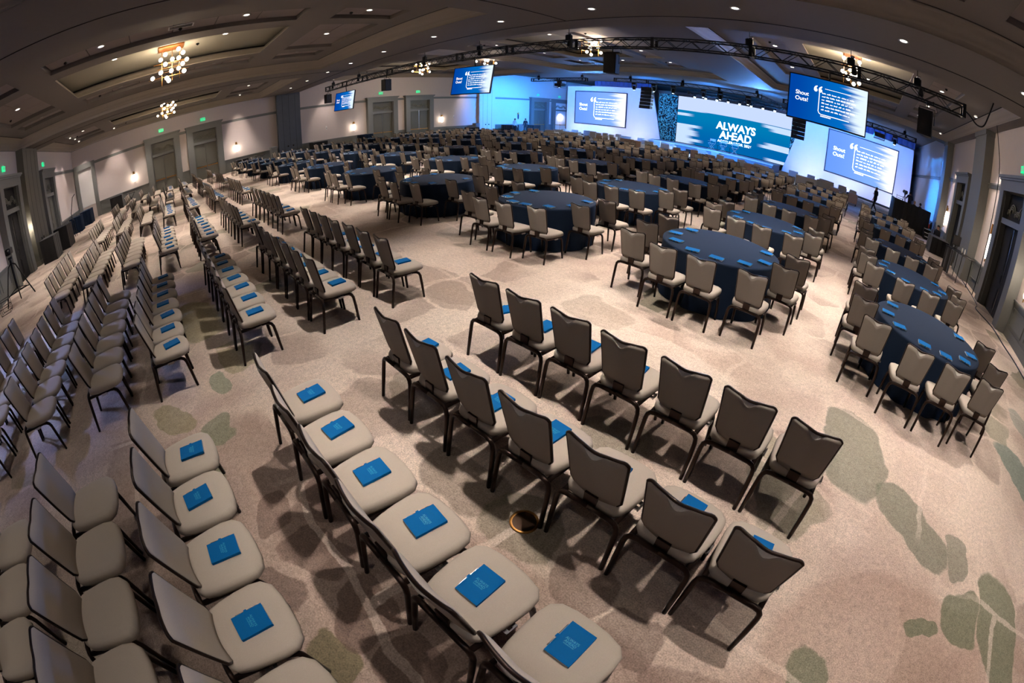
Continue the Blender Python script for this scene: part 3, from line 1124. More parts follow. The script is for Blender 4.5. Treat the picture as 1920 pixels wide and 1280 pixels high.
# ---------------------------------------------------------------- recessed downlights
b = MB()
b.lathe([(.062, -.002), (.095, -.008), (.1, .0), (.062, .0)], 16, cap=False)
DL_TRIM = smooth(b).mesh('trim_ring', M_WHITE)
DL_LENS = MB().lathe([(.064, .004), (.064, -.003)], 16).mesh('lens', M_LENS)
for i, (x, y, z, lb, pw, zone, side) in enumerate(DOWNLIGHTS):
    if not in_view(x, y, z, 30) and not (zone == 'rear' and side == 'right'):
        continue
    t = thing('recessed_downlight', lb, 'downlight', (x, y, z), 0, 'recessed ceiling downlights')
    sc = 1.25
    for nm, me in (('trim_ring', DL_TRIM), ('lens', DL_LENS)):
        o = link(nm, me, t)
        o.scale = (sc, sc, 1)
    if pw == 2:
        lamp('downlight_or_fill_lamp', 'SPOT', (x, y, z - .06), BEAM_W * (.55 if x > 3 else 1.0), WARM, .07, (x, y - .6, 0), 78, .5)
    elif zone == 'rear':
        k = {'right': (1.0 if y > 0 else .14) * (.6 if x > 2 else 1), 'middle': .75, 'left': .7}[side]
        lamp('downlight_or_fill_lamp', 'SPOT', (x, y, z - .06), DOWNLIGHT_W * k, WARM, .05, (x, y, 0), 74, .55)
    elif 'strip' in lb or 'coffer' in lb:
        lamp('downlight_or_fill_lamp', 'SPOT', (x, y, z - .06), DOWNLIGHT_W * .45, (1.0, .88, .8), .05, (x, y, 0), 72, .6)

# ---------------------------------------------------------------- chandeliers
CH_RODS = [(-.3, -.32, 1.28), (-.02, .05, 1.2), (.26, .3, 1.22)]
GLOBES = [(-.3, -.36, -.32), (.05, -.2, -.24), (.3, .26, -.2), (.3, .42, -.36), (-.14, .06, -.42), (.12, .28, -.48), (-.1, .58, -.55), (.22, -.2, -.62), (-.28, .3, -.78), (.14, .42, -.72),
          (-.32, -.66, -.92), (.2, -.36, -.88), (.0, .02, -.86), (-.12, -.14, -1.06), (.1, -.08, -1.2), (.3, .46, -1.02)]
BARS = [((-.3, -.62, -.48), (-.3, .6, -.48)), ((.0, -.5, -.72), (.0, .55, -.72)), ((.26, -.3, -.64), (.26, .7, -.64)), ((-.3, -.8, -.98), (-.3, .5, -.98)), ((.26, -.4, -.92), (.26, .62, -.92)),
        ((-.45, .05, -.5), (.42, .05, -.5)), ((-.45, .3, -.68), (.4, .3, -.68)), ((-.42, -.32, -.9), (.4, -.32, -.9))]
b = MB()
b.bbox(-.38, .38, -.46, .46, -.05, 0, .012)
CH_PLATE = b.mesh('canopy_plate', M_COPPER)
CH_ROD = [MB().tube([(x, y, -.04), (x, y, -l)], .011, 6).mesh('rod', M_BRASS) for x, y, l in CH_RODS]
CH_BAR = [MB().tube([p, q], .009, 6).mesh('cross_bar', M_BRASS) for p, q in BARS]
CH_GLOBE = smooth(MB().sphere((0, 0, 0), .078, 12, 8)).mesh('globe', M_BULB)
CHANDS = [(-15.75, .46, ZC1 + .42, 'brass globe chandelier over the theatre chairs, larger one', 1.0), (-29.9, .55, ZC1 + .42, 'brass globe chandelier near the left wall doors', 1.0),
          (-28.9, 19.2, ZC2 + .42, 'brass globe chandelier behind the truss left end', 1.0), (-22.0, 19.6, ZC2 + .42, 'brass globe chandelier behind the middle hanging television', 1.0),
          (-13.0, 18.2, ZC2 + .42, 'brass globe chandelier above the middle of the truss', 1.0), (-.75, 17.6, ZC2 + .42, 'brass globe chandelier behind the nearest hanging television', 1.0)]
for i, (x, y, z, lb, s) in enumerate(CHANDS):
    t = thing('globe_chandelier', lb, 'chandelier', (x, y, z), 0.0, 'brass globe chandeliers')
    link('canopy_plate', CH_PLATE, t)
    for me in CH_ROD:
        link('rod', me, t)
    for me in CH_BAR:
        link('cross_bar', me, t)
    for g in GLOBES:
        link('globe', CH_GLOBE, t, g)
    lamp('chandelier_lamp', 'POINT', (x, y, z - .7), 260 if y < 10 else 420, (1.0, .78, .55), .35)

# ---------------------------------------------------------------- ceiling vent, exit signs, sconces, switch plates
t = thing('ceiling_vent', 'white rectangular air vent in the ceiling tiles', 'vent', (-12.3, .62, ZC1 + .135))
b = MB()
for a, c, p, q in ((-.18, .18, -.36, -.32), (-.18, .18, .32, .36), (-.18, -.14, -.32, .32), (.14, .18, -.32, .32)):
    b.box(a, c, p, q, -.02, 0)
b.obj('vent_frame', M_WHITE, t)
for k in range(4):
    MB().box(-.12 + k * .07, -.1 + k * .07, -.32, .32, -.012, -.002).obj('slat', M_TRIM, t)
MB().box(-.14, .14, -.32, .32, -.002, 0).obj('vent_back', M_SLOT, t)

EXIT_TXT = text_mesh('exit_letters', 'EXIT', .15, .005, 'CENTER')
EXIT_TXT.materials.clear()
EXIT_TXT.materials.append(M_WHITE)


def exit_sign(wall, s, z, lb):
    F = FL[wall]
    loc = F(s, .02, z)
    rz = {'left': PI / 2, 'right': -PI / 2, 'back': PI}[wall]
    t = thing('exit_sign', lb, 'exit sign', loc, rz, 'green exit signs')
    MB().bbox(-.19, .19, -.05, .0, -.11, .11, .01).obj('housing', M_EXIT, t)
    o = link('exit_letters', EXIT_TXT, t, (0, -.053, -.052), (PI / 2, 0, 0))
    MB().box(-.04, .04, -.03, .0, .11, .16).obj('bracket', M_WHITE, t)


for i, s in enumerate((.05, 3.45, 19.05, 22.95, 39.3, 43.2)):
    exit_sign('left', s, 4.62, 'small green exit sign over the %s door of the left wall' % ORD[i + 1])
exit_sign('back', -26.2, 4.62, 'small green exit sign over the back wall double door')
exit_sign('back', -19.1, 4.62, 'small green exit sign over the dark back doorway')
exit_sign('right', 14.5, 4.62, 'small green exit sign over the right wall doorway')


def sconce(wall, s, z, lb, h=.55, lit=True):
    F = FL[wall]
    rz = {'left': PI / 2, 'right': -PI / 2, 'back': PI}[wall]
    t = thing('wall_sconce', lb, 'sconce', F(s, 0, z), rz, 'lit tube wall sconces')
    smooth(MB().lathe([(.03, -h * .5), (.075, -h * .42), (.085, 0), (.075, h * .42), (.03, h * .5)], 12, (0, -.13))).obj('glowing_tube', M_SCONCE if lit else M_FRAMEBLUE, t)
    b = MB()
    b.lathe([(.09, h * .5), (.09, h * .62), (.07, h * .85), (.07, h * .9)], 10, (0, -.13))
    b.obj('top_cap', M_BRASS, t)
    MB().lathe([(.03, -h * .62), (.035, -h * .5)], 8, (0, -.13)).obj('bottom_cap', M_BRASS, t)
    MB().box(-.05, .05, -.13, 0, h * .55, h * .75).obj('wall_arm', M_BRASS, t)
    if h > .6:
        for c in t.children:
            c.scale = (.6, .6, 1)
            c.location = (0, -.05, 0)
    if not lit:
        return
    p = F(s, .22, z)
    lamp('sconce_lamp', 'POINT', p, 26, (1.0, .82, .64), .12)


for s, lb in ((-2.5, 'glowing wall sconce left of the first left wall door'), (6.0, 'glowing wall sconce right of the second left wall door'), (16.3, 'glowing wall sconce left of the third left wall door'),
              (25.6, 'glowing wall sconce right of the fourth left wall door')):
    sconce('left', s, 1.75, lb)
sconce('left', 36.0, 1.9, 'dark slim wall sconce in blue light by the stage doors', .55, False)
sconce('right', 26.3, 1.75, 'tall glowing sconce on right wall behind the seated operator', .8)
sconce('right', 16.75, 1.78, 'tall glowing sconce on right wall beside the pilaster', .9)
sconce('right', 11.9, 1.7, 'tall glowing sconce cut by the right picture edge', .9)
sconce('back', -20.95, 1.8, 'glowing sconce on the back wall at the left edge', .8)
for s, z, w, lb in ((13.8, 2.05, 'left', 'small switch plate beyond the slate column'), (27.1, 2.0, 'left', 'small switch plate right of the fourth door'), (25.2, 1.9, 'right', 'small switch plate on the right wall by the sconce')):
    F = FL[w]
    rz = {'left': PI / 2, 'right': -PI / 2}[w]
    t = thing('switch_plate', lb, 'switch plate', F(s, 0, z), rz)
    MB().bbox(-.06, .06, -.02, 0, -.14, .14, .006).obj('plate', M_WHITE, t)
    MB().box(-.03, .03, -.035, -.02, -.1, -.02).obj('dimmer', M_TRIM, t)

# wall washing spots over the left and right walls (recessed in the perimeter ceiling)
for x, y, tx, ty in [(-33.9, -6.5, XL, -6.6), (-33.9, 6.3, XL, 6.3), (-33.9, -3.6, XL, -3.9), (-33.9, 14.0, XL, 13.6), (-33.9, 28.5, XL, 28.2), (4.4, 25.6, XR, 25.8), (4.4, 17.2, XR, 17.2), (4.4, 11.6, XR, 11.6), (-29.6, -6.3, -29.8, YB), (-31.4, -6.3, -31.6, YB)]:
    zz = (ZC1 if y < 10 else ZC2) - .05
    if y > 10:
        zz = SOF2 - .03
    t = thing('wall_wash_spot', 'small recessed wall washer %s' % ('beside the %s wall near %s' % ('left' if x < -30 else 'right' if x > 0 else 'back', {-6.5: 'the framed niche', 6.3: 'the second door', -3.6: 'the first sconce', 14.0: 'the slate column', 28.5: 'the pale pilaster', 25.6: 'the corner pilaster', 17.2: 'the tall pilaster', 11.6: 'the open doorway', -6.3: 'the corner ' + ('left' if x < -30 else 'right')}[y])), 'spotlight', (x, y, zz))
    MB().lathe([(.06, .0), (.06, .04)], 10).obj('spot_lens', M_LENS, t)
    MB().lathe([(.062, -.004), (.09, -.004), (.09, .03), (.062, .03)], 12, cap=False).obj('spot_ring', M_WHITE, t)
    lamp('wash_lamp', 'SPOT', (x, y, zz - .03), 330 if x < 0 else 520, (1.0, .84, .74), .05, (tx, ty, 2.6), 46, .8)

# added blue spot without a fixture, tints the rear theatre blocks
lamp('downlight_or_fill_lamp', 'SPOT', (-8.6, -5.9, SOF - .05), 1000, (.34, .45, 1.0), .07, (-7.4, -3.6, 0), 62, .7)

# ---------------------------------------------------------------- box trusses
def brace_me(dx, s, y, up):
    z0, z1 = (-s / 2, s / 2) if up else (s / 2, -s / 2)
    return MB().tube([(0, y, z0), (dx, y, z1)], .011, 5).mesh('brace', M_BLACK)


def truss(name, label, p0, p1, s=.3, pitch=.42, group=None):
    v = Vector(p1) - Vector(p0)
    L = v.length
    t = thing(name, label, 'truss', p0, 0, group)
    t.rotation_euler = v.to_track_quat('X', 'Z').to_euler()
    for y in (-s / 2, s / 2):
        for z in (-s / 2, s / 2):
            MB().tube([(0, y, z), (L, y, z)], .026, 6).obj('chord', M_BLACK, t)
    n = int(L / pitch)
    dx = L / n
    cache = {}
    for y in (-s / 2, s / 2):
        for k in range(n):
            key = (y, k % 2)
            if key not in cache:
                cache[key] = brace_me(dx, s, y, k % 2)
            link('brace', cache[key], t, (k * dx, 0, 0))
    for z in (-s / 2, s / 2):
        MB().tube([(k * dx, s / 2 if k % 2 else -s / 2, z) for k in range(n + 1)], .009, 4).obj('lacing', M_BLACK, t)
    m = max(1, round(L / 3.05))
    pl = MB()
    for y in (-s / 2, s / 2):
        pl.box(-.05, .05, y - .03, y + .03, -s / 2 - .03, s / 2 + .03)
    for z in (-s / 2, s / 2):
        pl.box(-.05, .05, -s / 2, s / 2, z - .03, z + .03)
    me = pl.mesh('joint_plate', M_BLACK)
    for k in range(m + 1):
        link('joint_plate', me, t, (L * k / m, 0, 0))
    return t


TY, TZ = 12.3, 4.98
truss('lighting_truss', 'long black box truss hanging across the hall in front of the ceiling bays', (-30.9, TY, TZ), (2.75, TY, TZ), .31, .4)
truss('stage_truss', 'short black truss over the left side screen', (-30.4, 33.0, 5.85), (-23.9, 33.0, 5.85), .3, .45)
truss('stage_truss', 'black truss over the stage carrying moving lights', (-20.9, 33.0, 5.9), (-8.4, 33.0, 5.9), .3, .45)
truss('stage_truss', 'black truss running back over the stage from the corner block', (-8.3, 33.2, 5.9), (-7.2, 40.0, 5.95), .3, .45)
truss('stage_truss', 'short black truss over the right side screen', (-6.4, 33.0, 5.9), (3.8, 33.0, 5.88), .3, .45)
truss('stage_truss', 'black truss of small lamps just above the stage wall', (-16.2, 38.0, 5.78), (-7.4, 38.0, 5.78), .26, .45)


def hoist(x, y, z, lb, top):
    t = thing('chain_hoist', lb, 'hoist', (x, y, z), 0, 'black chain hoists on the trusses')
    MB().bbox(-.11, .11, -.09, .09, .02, .24, .03).obj('motor_body', M_BLACK, t)
    smooth(MB().lathe([(.0, .24), (.06, .25), (.06, .31), (.0, .33)], 10, (.04, 0))).obj('motor_cap', M_CHROME, t)
    MB().tube([(0, 0, .3), (0, 0, top - z)], .012, 5).obj('chain', M_BLACK, t)
    MB().tube([(-.3, 0, -.05), (0, 0, .12), (.3, 0, -.05)], .015, 5).obj('sling', M_BLACK, t)
    b = MB()
    b.lathe([(.06, -.02), (.09, -.2), (.06, -.24)], 8, (.1, -.1))
    b.obj('chain_bag', M_DRAPE, t)


for x, w in ((-29.8, 'left end of the long truss'), (-25.6, 'left third of the long truss'), (-18.3, 'long truss left of the middle television'), (-14.3, 'long truss over the middle television'), (-9.7, 'long truss left of the middle chandelier'), (-3.45, 'long truss left of the near television'), (-.55, 'long truss over the near television'), (1.35, 'right end of the long truss')):
    hoist(x, TY, TZ + .15, 'black chain hoist, ' + w, ZC2)
for x, y, w in ((-29.6, 33, 'left stage truss outer end'), (-24.4, 33, 'left stage truss inner end'), (-19.4, 33, 'middle stage truss left end'), (-14.6, 33, 'middle stage truss centre'), (-8.5, 33, 'middle stage truss corner'), (2.9, 33, 'right stage truss')):
    hoist(x, y, 6.05, 'small black chain hoist, ' + w, 6.74)


def speaker(x, y, ztop, w, h, d, rz, lb, hang):
    t = thing('hanging_speaker', lb, 'speaker', (x, y, ztop - h), rz, 'black speakers hung from the truss')
    b = MB()
    b.loft([[(-w / 2, -d / 2, z), (w / 2, -d / 2, z), (w * .36, d / 2, z), (-w * .36, d / 2, z)] for z in (0, h)])
    b.obj('cabinet', M_SPK, t)
    MB().box(-w * .46, w * .46, -d / 2 - .012, -d / 2, .03, h - .03).obj('grille', M_BLACK, t)
    MB().tube([(-w / 2 - .015, 0, h * .5), (-w / 2 - .015, 0, h + .08), (w / 2 + .015, 0, h + .08), (w / 2 + .015, 0, h * .5)], .014, 5).obj('yoke', M_BLACK, t)
    MB().tube([(0, 0, h + .08), (0, 0, h + hang)], .018, 6).obj('drop_pipe', M_BLACK, t)
    MB().tube([(.05, .05, h * .9), (w * .7, .06, h + .05), (w * .6, .06, h + hang * .7), (.1, .05, h + hang)], .008, 5).obj('speaker_cable', M_BLACK, t)


for x, lb in ((-30.47, 'black box speaker hung at the left end of the truss'), (-21.8, 'black box speaker hung between the two left televisions'), (-7.82, 'black box speaker hung under the middle of the truss'), (1.65, 'black box speaker hung at the right end of the truss')):
    speaker(x, TY - .155, 4.56, .42, .66, .42, .12 if x < -5 else -.35, lb, .27)


def line_array(x, y, ztop, n, lb):
    t = thing('line_array', lb, 'speaker', (x, y, ztop), 0, 'black line arrays over the stage')
    MB().box(-.5, .5, -.35, .35, 0, .08).obj('flying_frame', M_BLACK, t)
    hh = .3
    for k in range(n):
        b = MB()
        z = -k * hh
        y0 = -.02 * k * k * .35
        b.loft([[(-.5, -.3 + y0, z - .0), (.5, -.3 + y0, z), (.4, .35 + y0, z - .03), (-.4, .35 + y0, z - .03)], [(-.5, -.3 + y0 - .02, z - hh + .02), (.5, -.3 + y0 - .02, z - hh + .02), (.4, .35 + y0, z - hh + .05), (-.4, .35 + y0, z - hh + .05)]])
        b.obj('speaker_box', M_SPK, t)
    MB().tube([(0, 0, .08), (0, 0, 5.78 - ztop)], .02, 5).obj('hang_bar', M_BLACK, t)


line_array(-17.6, 32.85, 5.3, 6, 'curved black line array hung left of the stage screen')
line_array(-5.0, 32.85, 5.1, 6, 'curved black line array hung right of the stage screen')


# ---------------------------------------------------------------- screens
def screen_mat(name, w, h, c0, c1, white, strength):
    m = bpy.data.materials.new(name)
    m.use_nodes = True
    nt = m.node_tree
    nt.nodes.remove(nt.nodes['Principled BSDF'])
    g = NG(nt)
    em = g.n('ShaderNodeEmission')
    em.inputs['Strength'].default_value = strength
    nt.links.new(em.outputs[0], nt.nodes['Material Output'].inputs[0])
    tc = g.n('ShaderNodeTexCoord')
    sp = g.n('ShaderNodeSeparateXYZ')
    nt.links.new(tc.outputs['Object'], sp.inputs[0])
    u = g.math('MULTIPLY_ADD', sp.outputs[0], 1 / w, .5)
    v = g.math('MULTIPLY_ADD', sp.outputs[2], 1 / h, .5)
    ns = g.noise(v, 9.0, 3.0, 0, '1D').outputs['Fac']
    thr = g.math('MULTIPLY_ADD', ns, .5, .57)
    d = g.math('SUBTRACT', u, thr)
    f = g.step(d, -.13, .1)
    c = g.mix(g.step(u, 0.0, .75), c0, c1)
    c = g.mix(f, c, white)
    nt.links.new(c, em.inputs[0])
    MATS[name] = m
    return m


def white_emit(name, c, s):
    m = bpy.data.materials.new(name)
    m.use_nodes = True
    nt = m.node_tree
    b = nt.nodes['Principled BSDF']
    b.inputs['Base Color'].default_value = (*c, 1)
    b.inputs['Emission Color'].default_value = (*c, 1)
    b.inputs['Emission Strength'].default_value = s
    m.cycles.emission_sampling = 'NONE'
    return m


TXT_W = white_emit('slide_text_white', (1, 1, 1), 1.15)
_txt = {}


def slide(parent, w, h, ms):
    """the slide: Shout Outs!, quote mark, bracket line and six lines of text; parent plane faces -Y"""
    sc = MB().add
    b = MB()
    b.add([(-w / 2, 0, -h / 2), (w / 2, 0, -h / 2), (w / 2, 0, h / 2), (-w / 2, 0, h / 2)], [(0, 1, 2, 3)])
    s = b.obj('slide_picture', ms, parent)
    R = Matrix.Rotation(PI / 2, 4, 'X')
    for body, zz, size in (('Shout', .05, .13), ('Outs!', -.085, .13)):
        if body not in _txt:
            me = text_mesh('slide_title', body, 1.0, .014, 'LEFT', 0, 1.0)
            me.materials.clear()
            me.materials.append(TXT_W)
            _txt[body] = me
        o = link('slide_title', _txt[body], s, (-w * .42, -.004, h * zz), (PI / 2, 0, 0))
        o.scale = (h * size,) * 3
    if 'q' not in _txt:
        me = text_mesh('quote_mark', '\u201c', 1.0, .02, 'CENTER')
        me.materials.clear()
        me.materials.append(TXT_W)
        _txt['q'] = me
    o = link('quote_mark', _txt['q'], s, (-w * .135, -.004, h * -.02), (PI / 2, 0, 0))
    o.scale = (h * .5,) * 3
    ln = MB()
    t_ = h * .009
    xl, xr, zt, zb = -w * .115, w * .40, h * .30, -h * .30

    def bar(x0, x1, z0, z1):
        ln.box(x0, x1, -.005, -.002, z0, z1)
    bar(xl - t_, xl + t_, zb + h * .06, zt - h * .09)
    bar(xl + h * .06, xr * .72, zb - t_, zb + t_)
    bar(xl + h * .12, xr * .72, zt - t_ * .6, zt + t_ * .6)
    for k in range(6):
        a0, a1 = PI + k * PI / 12, PI + (k + 1) * PI / 12
        r = h * .06
        p = [(xl + r + r * math.cos(a), zb + r + r * math.sin(a)) for a in (a0, a1)]
        q = [(xl + r + (r - 2 * t_) * math.cos(a), zb + r + (r - 2 * t_) * math.sin(a)) for a in (a0, a1)]
        ln.add([(p[0][0], -.004, p[0][1]), (p[1][0], -.004, p[1][1]), (q[1][0], -.004, q[1][1]), (q[0][0], -.004, q[0][1])], [(0, 1, 2, 3)])
    ln.obj('slide_bracket', TXT_W, s)
    rr = random.Random(5)
    tl = MB()
    for k in range(6):
        z = h * (.185 - k * .075)
        x = xl + w * .035
        while x < w * .30:
            wl = w * rr.uniform(.018, .06)
            for j in range(int(wl / (h * .022)) + 1):
                xx = x + j * h * .022
                hh = h * rr.choice([.022, .022, .034, .03])
                tl.box(xx, xx + h * .016, -.005, -.002, z - h * .011, z - h * .011 + hh)
            x += wl + h * .032
    x = xl + w * .035
    while x < xl + w * .16:
        tl.box(x, x + h * .017, -.005, -.002, zb - h * .05, zb - h * .05 + h * .026)
        x += h * .022
    tl.obj('slide_text_lines', TXT_W, s)['kind'] = 'stuff'
    return s


TVW, TVH = 2.17, 1.22
TVMAT = screen_mat('tv_slide', TVW, TVH, srgb(0, 66, 160), srgb(0, 104, 190), srgb(225, 242, 255), 1.0)


def tv(x, y, zc, rz, tilt, lb, wmul=1.0):
    t = thing('hanging_television', lb, 'television', (x, y, zc), rz, 'televisions hung from the truss')
    t.rotation_euler = (tilt, 0, rz)
    MB().bbox(-TVW / 2 - .03, TVW / 2 + .03, .0, .07, -TVH / 2 - .03, TVH / 2 + .03, .01).obj('tv_body', M_BLACK, t)
    bz = MB()
    for a, c, p, q in ((-TVW / 2 - .03, TVW / 2 + .03, TVH / 2, TVH / 2 + .03), (-TVW / 2 - .03, TVW / 2 + .03, -TVH / 2 - .03, -TVH / 2), (-TVW / 2 - .03, -TVW / 2, -TVH / 2, TVH / 2), (TVW / 2, TVW / 2 + .03, -TVH / 2, TVH / 2)):
        bz.box(a, c, -.012, 0, p, q)
    bz.obj('bezel', M_BLACK, t)
    hold = link('screen_glass', MB().box(-TVW / 2, TVW / 2, -.004, 0, -TVH / 2, TVH / 2).mesh('screen_glass', M_BLACK), t)
    s = slide(t, TVW, TVH, TVMAT)
    s.location = (0, -.006, 0)
    MB().tube([(0, .08, TVH * .2), (0, .1, TVH / 2), (0, .06 + math.tan(tilt) * .4, TZ - .14 - zc)], .028, 6).obj('drop_pipe', M_BLACK, t)
    MB().box(-.4, .4, .07, .12, -.2, .2).obj('mount_plate', M_BLACK, t)
    return t


tv(-1.13, 12.15, 3.93, 0.0, -.1, 'large hanging television showing the blue Shout Outs slide, nearest')
tv(-14.55, 12.1, 3.83, .12, -.2, 'hanging television showing the blue slide over the hall middle')
tv(-27.5, 12.1, 3.8, .18, -.17, 'small looking hanging television at the left end of truss')

# projection screens on the white set walls
SY = 43.0
PMAT = screen_mat('projected_slide', 6.85, 3.86, srgb(104, 152, 240), srgb(128, 172, 246), srgb(248, 252, 255), 1.05)


def set_wall(name, label, poly):
    b = MB()
    n = len(poly)
    b.add([(x, SY - .35, z) for x, z in poly] + [(x, SY - .2, z) for x, z in poly], [tuple(range(n)), tuple(reversed(range(n, 2 * n)))] + [(i, i + n, (i + 1) % n + n, (i + 1) % n) for i in range(n)])
    t = thing(name, label, 'set wall')
    b.obj('fabric_face', M_BACKDROP, t)
    base = MB()
    base.box(min(p[0] for p in poly), max(p[0] for p in poly), SY - .4, SY - .35, 0, .18)
    base.obj('black_base', M_DRAPE, t)
    return t


set_wall('set_wall', 'tall white fabric set wall left of the stage behind the side screen', [(-33.6, 0), (-20.9, 0), (-22.3, 6.1), (-33.6, 6.0)])
set_wall('set_wall', 'tall white fabric set wall right of the stage behind the side screen', [(-7.85, 0), (5.1, 0), (4.85, 6.0), (-6.1, 6.1)])
for x, lb in ((-28.83, 'wide projection screen on the left set wall'), (-.12, 'wide projection screen on the right set wall')):
    t = thing('projection_screen', lb, 'screen', (x, SY - .45, 3.41), 0, 'side projection screens')
    W, H = 6.85, 3.86
    f = MB()
    for a, c, p, q in ((-W / 2 - .1, W / 2 + .1, H / 2, H / 2 + .1), (-W / 2 - .1, W / 2 + .1, -H / 2 - .1, -H / 2), (-W / 2 - .1, -W / 2, -H / 2, H / 2), (W / 2, W / 2 + .1, -H / 2, H / 2)):
        f.box(a, c, -.03, .08, p, q)
    f.obj('screen_frame', M_FRAMEBLUE, t)
    slide(t, W, H, PMAT)


# LED wall
def led_mat(w, h):
    m = bpy.data.materials.new('led_picture')
    m.use_nodes = True
    nt = m.node_tree
    nt.nodes.remove(nt.nodes['Principled BSDF'])
    g = NG(nt)
    em = g.n('ShaderNodeEmission')
    em.inputs['Strength'].default_value = 1.0
    nt.links.new(em.outputs[0], nt.nodes['Material Output'].inputs[0])
    tc = g.n('ShaderNodeTexCoord')
    sp = g.n('ShaderNodeSeparateXYZ')
    nt.links.new(tc.outputs['Object'], sp.inputs[0])
    u = g.math('MULTIPLY_ADD', sp.outputs[0], 1 / w, .5)
    v = g.math('MULTIPLY_ADD', sp.outputs[2], 1 / h, .5)
    c = g.mix(g.step(v, .1, .7), srgb(0, 98, 168), srgb(0, 122, 178))
    vq = g.math('DIVIDE', g.math('FLOOR', g.math('MULTIPLY', v, 17.0)), 17.0)
    n1 = g.noise(g.math('MULTIPLY', vq, 9.1), 3.0, 1.0, 0, '1D').outputs['Fac']
    n2 = g.noise(g.math('MULTIPLY_ADD', vq, 7.7, 4.0), 3.3, 1.0, 0, '1D').outputs['Fac']
    fl = g.math('MULTIPLY', g.step(u, g.math('MULTIPLY_ADD', n1, .52, -.07), g.math('MULTIPLY_ADD', n1, .52, -.16)), g.math('GREATER_THAN', n1, .44))
    fr = g.math('MULTIPLY', g.step(u, g.math('MULTIPLY_ADD', n2, -.5, 1.04), g.math('MULTIPLY_ADD', n2, -.5, 1.12)), g.math('GREATER_THAN', n2, .46))
    c = g.mix(g.math('MAXIMUM', fl, fr), c, srgb(196, 220, 255))
    c = g.mix(g.step(v, .715, .725), c, srgb(196, 214, 255))
    nt.links.new(c, em.inputs[0])
    return m


LW, LH = 12.05, 4.95
t = thing('led_wall', 'wide stage screen reading always ahead accelerator', 'screen', (-13.35, SY, .77 + LH / 2))
b = MB()
b.add([(-LW / 2, -.06, -LH / 2), (LW / 2, -.06, -LH / 2), (LW / 2, -.06, LH / 2), (-LW / 2, -.06, LH / 2)], [(0, 1, 2, 3)])
face = b.obj('led_face', led_mat(LW, LH), t)
MB().box(-LW / 2 - .05, LW / 2 + .05, -.05, .15, -LH / 2 - .05, LH / 2 + .05).obj('led_cabinet', M_BLACK, t)
for body, z, size, off, xs in (('ALWAYS', -.32, 1.05, .035, 1.0), ('AHEAD', -1.22, 1.05, .035, 1.12), ('ACCELERATOR 2026', -1.66, .36, .012, 1.12)):
    if body == 'AHEAD':
        for part, xx in (('AH', -.88), ('AD', .98)):
            me = text_mesh('logo_line', part, size, off, 'CENTER', 0, 1.05)
            me.materials.clear(); me.materials.append(TXT_W)
            link('logo_line', me, face, (.42 + xx, -.07, z), (PI / 2, 0, 0))
        e = MB()
        for zz in (.03, .33, .63):
            e.box(.22, .62, -.075, -.068, z + zz, z + zz + .14)
        e.obj('logo_bars', TXT_W, face)
    else:
        me = text_mesh('logo_line', body, size, off, 'CENTER', 0, xs)
        me.materials.clear(); me.materials.append(TXT_W)
        link('logo_line', me, face, (.42, -.07, z), (PI / 2, 0, 0))


# hedge walls either side of the LED wall
def hedge_mat():
    m = bpy.data.materials.new('hedge_leaves')
    m.use_nodes = True
    g = NG(m.node_tree)
    bs = m.node_tree.nodes['Principled BSDF']
    tc = g.n('ShaderNodeTexCoord')
    n = g.noise(tc.outputs['Object'], 5.0, 4.0)
    c = g.mix(g.step(n.outputs['Fac'], .35, .65), srgb(40, 120, 120), srgb(150, 225, 205))
    m.node_tree.links.new(c, bs.inputs['Base Color'])
    bs.inputs['Roughness'].default_value = .6
    return m


HM = hedge_mat()
for x0, x1, lb in ((-21.6, -19.42, 'leafy teal hedge wall left of the stage screen'), (-7.28, -6.0, 'leafy teal hedge wall right of the stage screen')):
    t = thing('hedge_wall', lb, 'hedge', ((x0 + x1) / 2, SY - .1, 0))
    w = x1 - x0
    MB().box(-w / 2, w / 2, .05, .2, .6, 5.8).obj('backing_board', M_DRAPE, t)
    r = random.Random(11)
    b = MB()
    for k in range(int(w * 420)):
        x, z = r.uniform(-w / 2, w / 2), r.uniform(.65, 5.75)
        a, s = r.uniform(0, 6.28), r.uniform(.06, .13)
        tl = r.uniform(-.08, .02)
        p = [(x + s * math.cos(a), tl, z + s * math.sin(a)), (x + .45 * s * math.cos(a + 1.57), tl - .03, z + .45 * s * math.sin(a + 1.57)), (x - s * math.cos(a), tl - .01, z - s * math.sin(a)), (x + .45 * s * math.cos(a - 1.57), tl - .03, z + .45 * s * math.sin(a - 1.57))]
        b.add(p, [(0, 1, 2), (0, 2, 3)])
    lv = b.obj('leaves', HM, t)
    lv['kind'] = 'stuff'

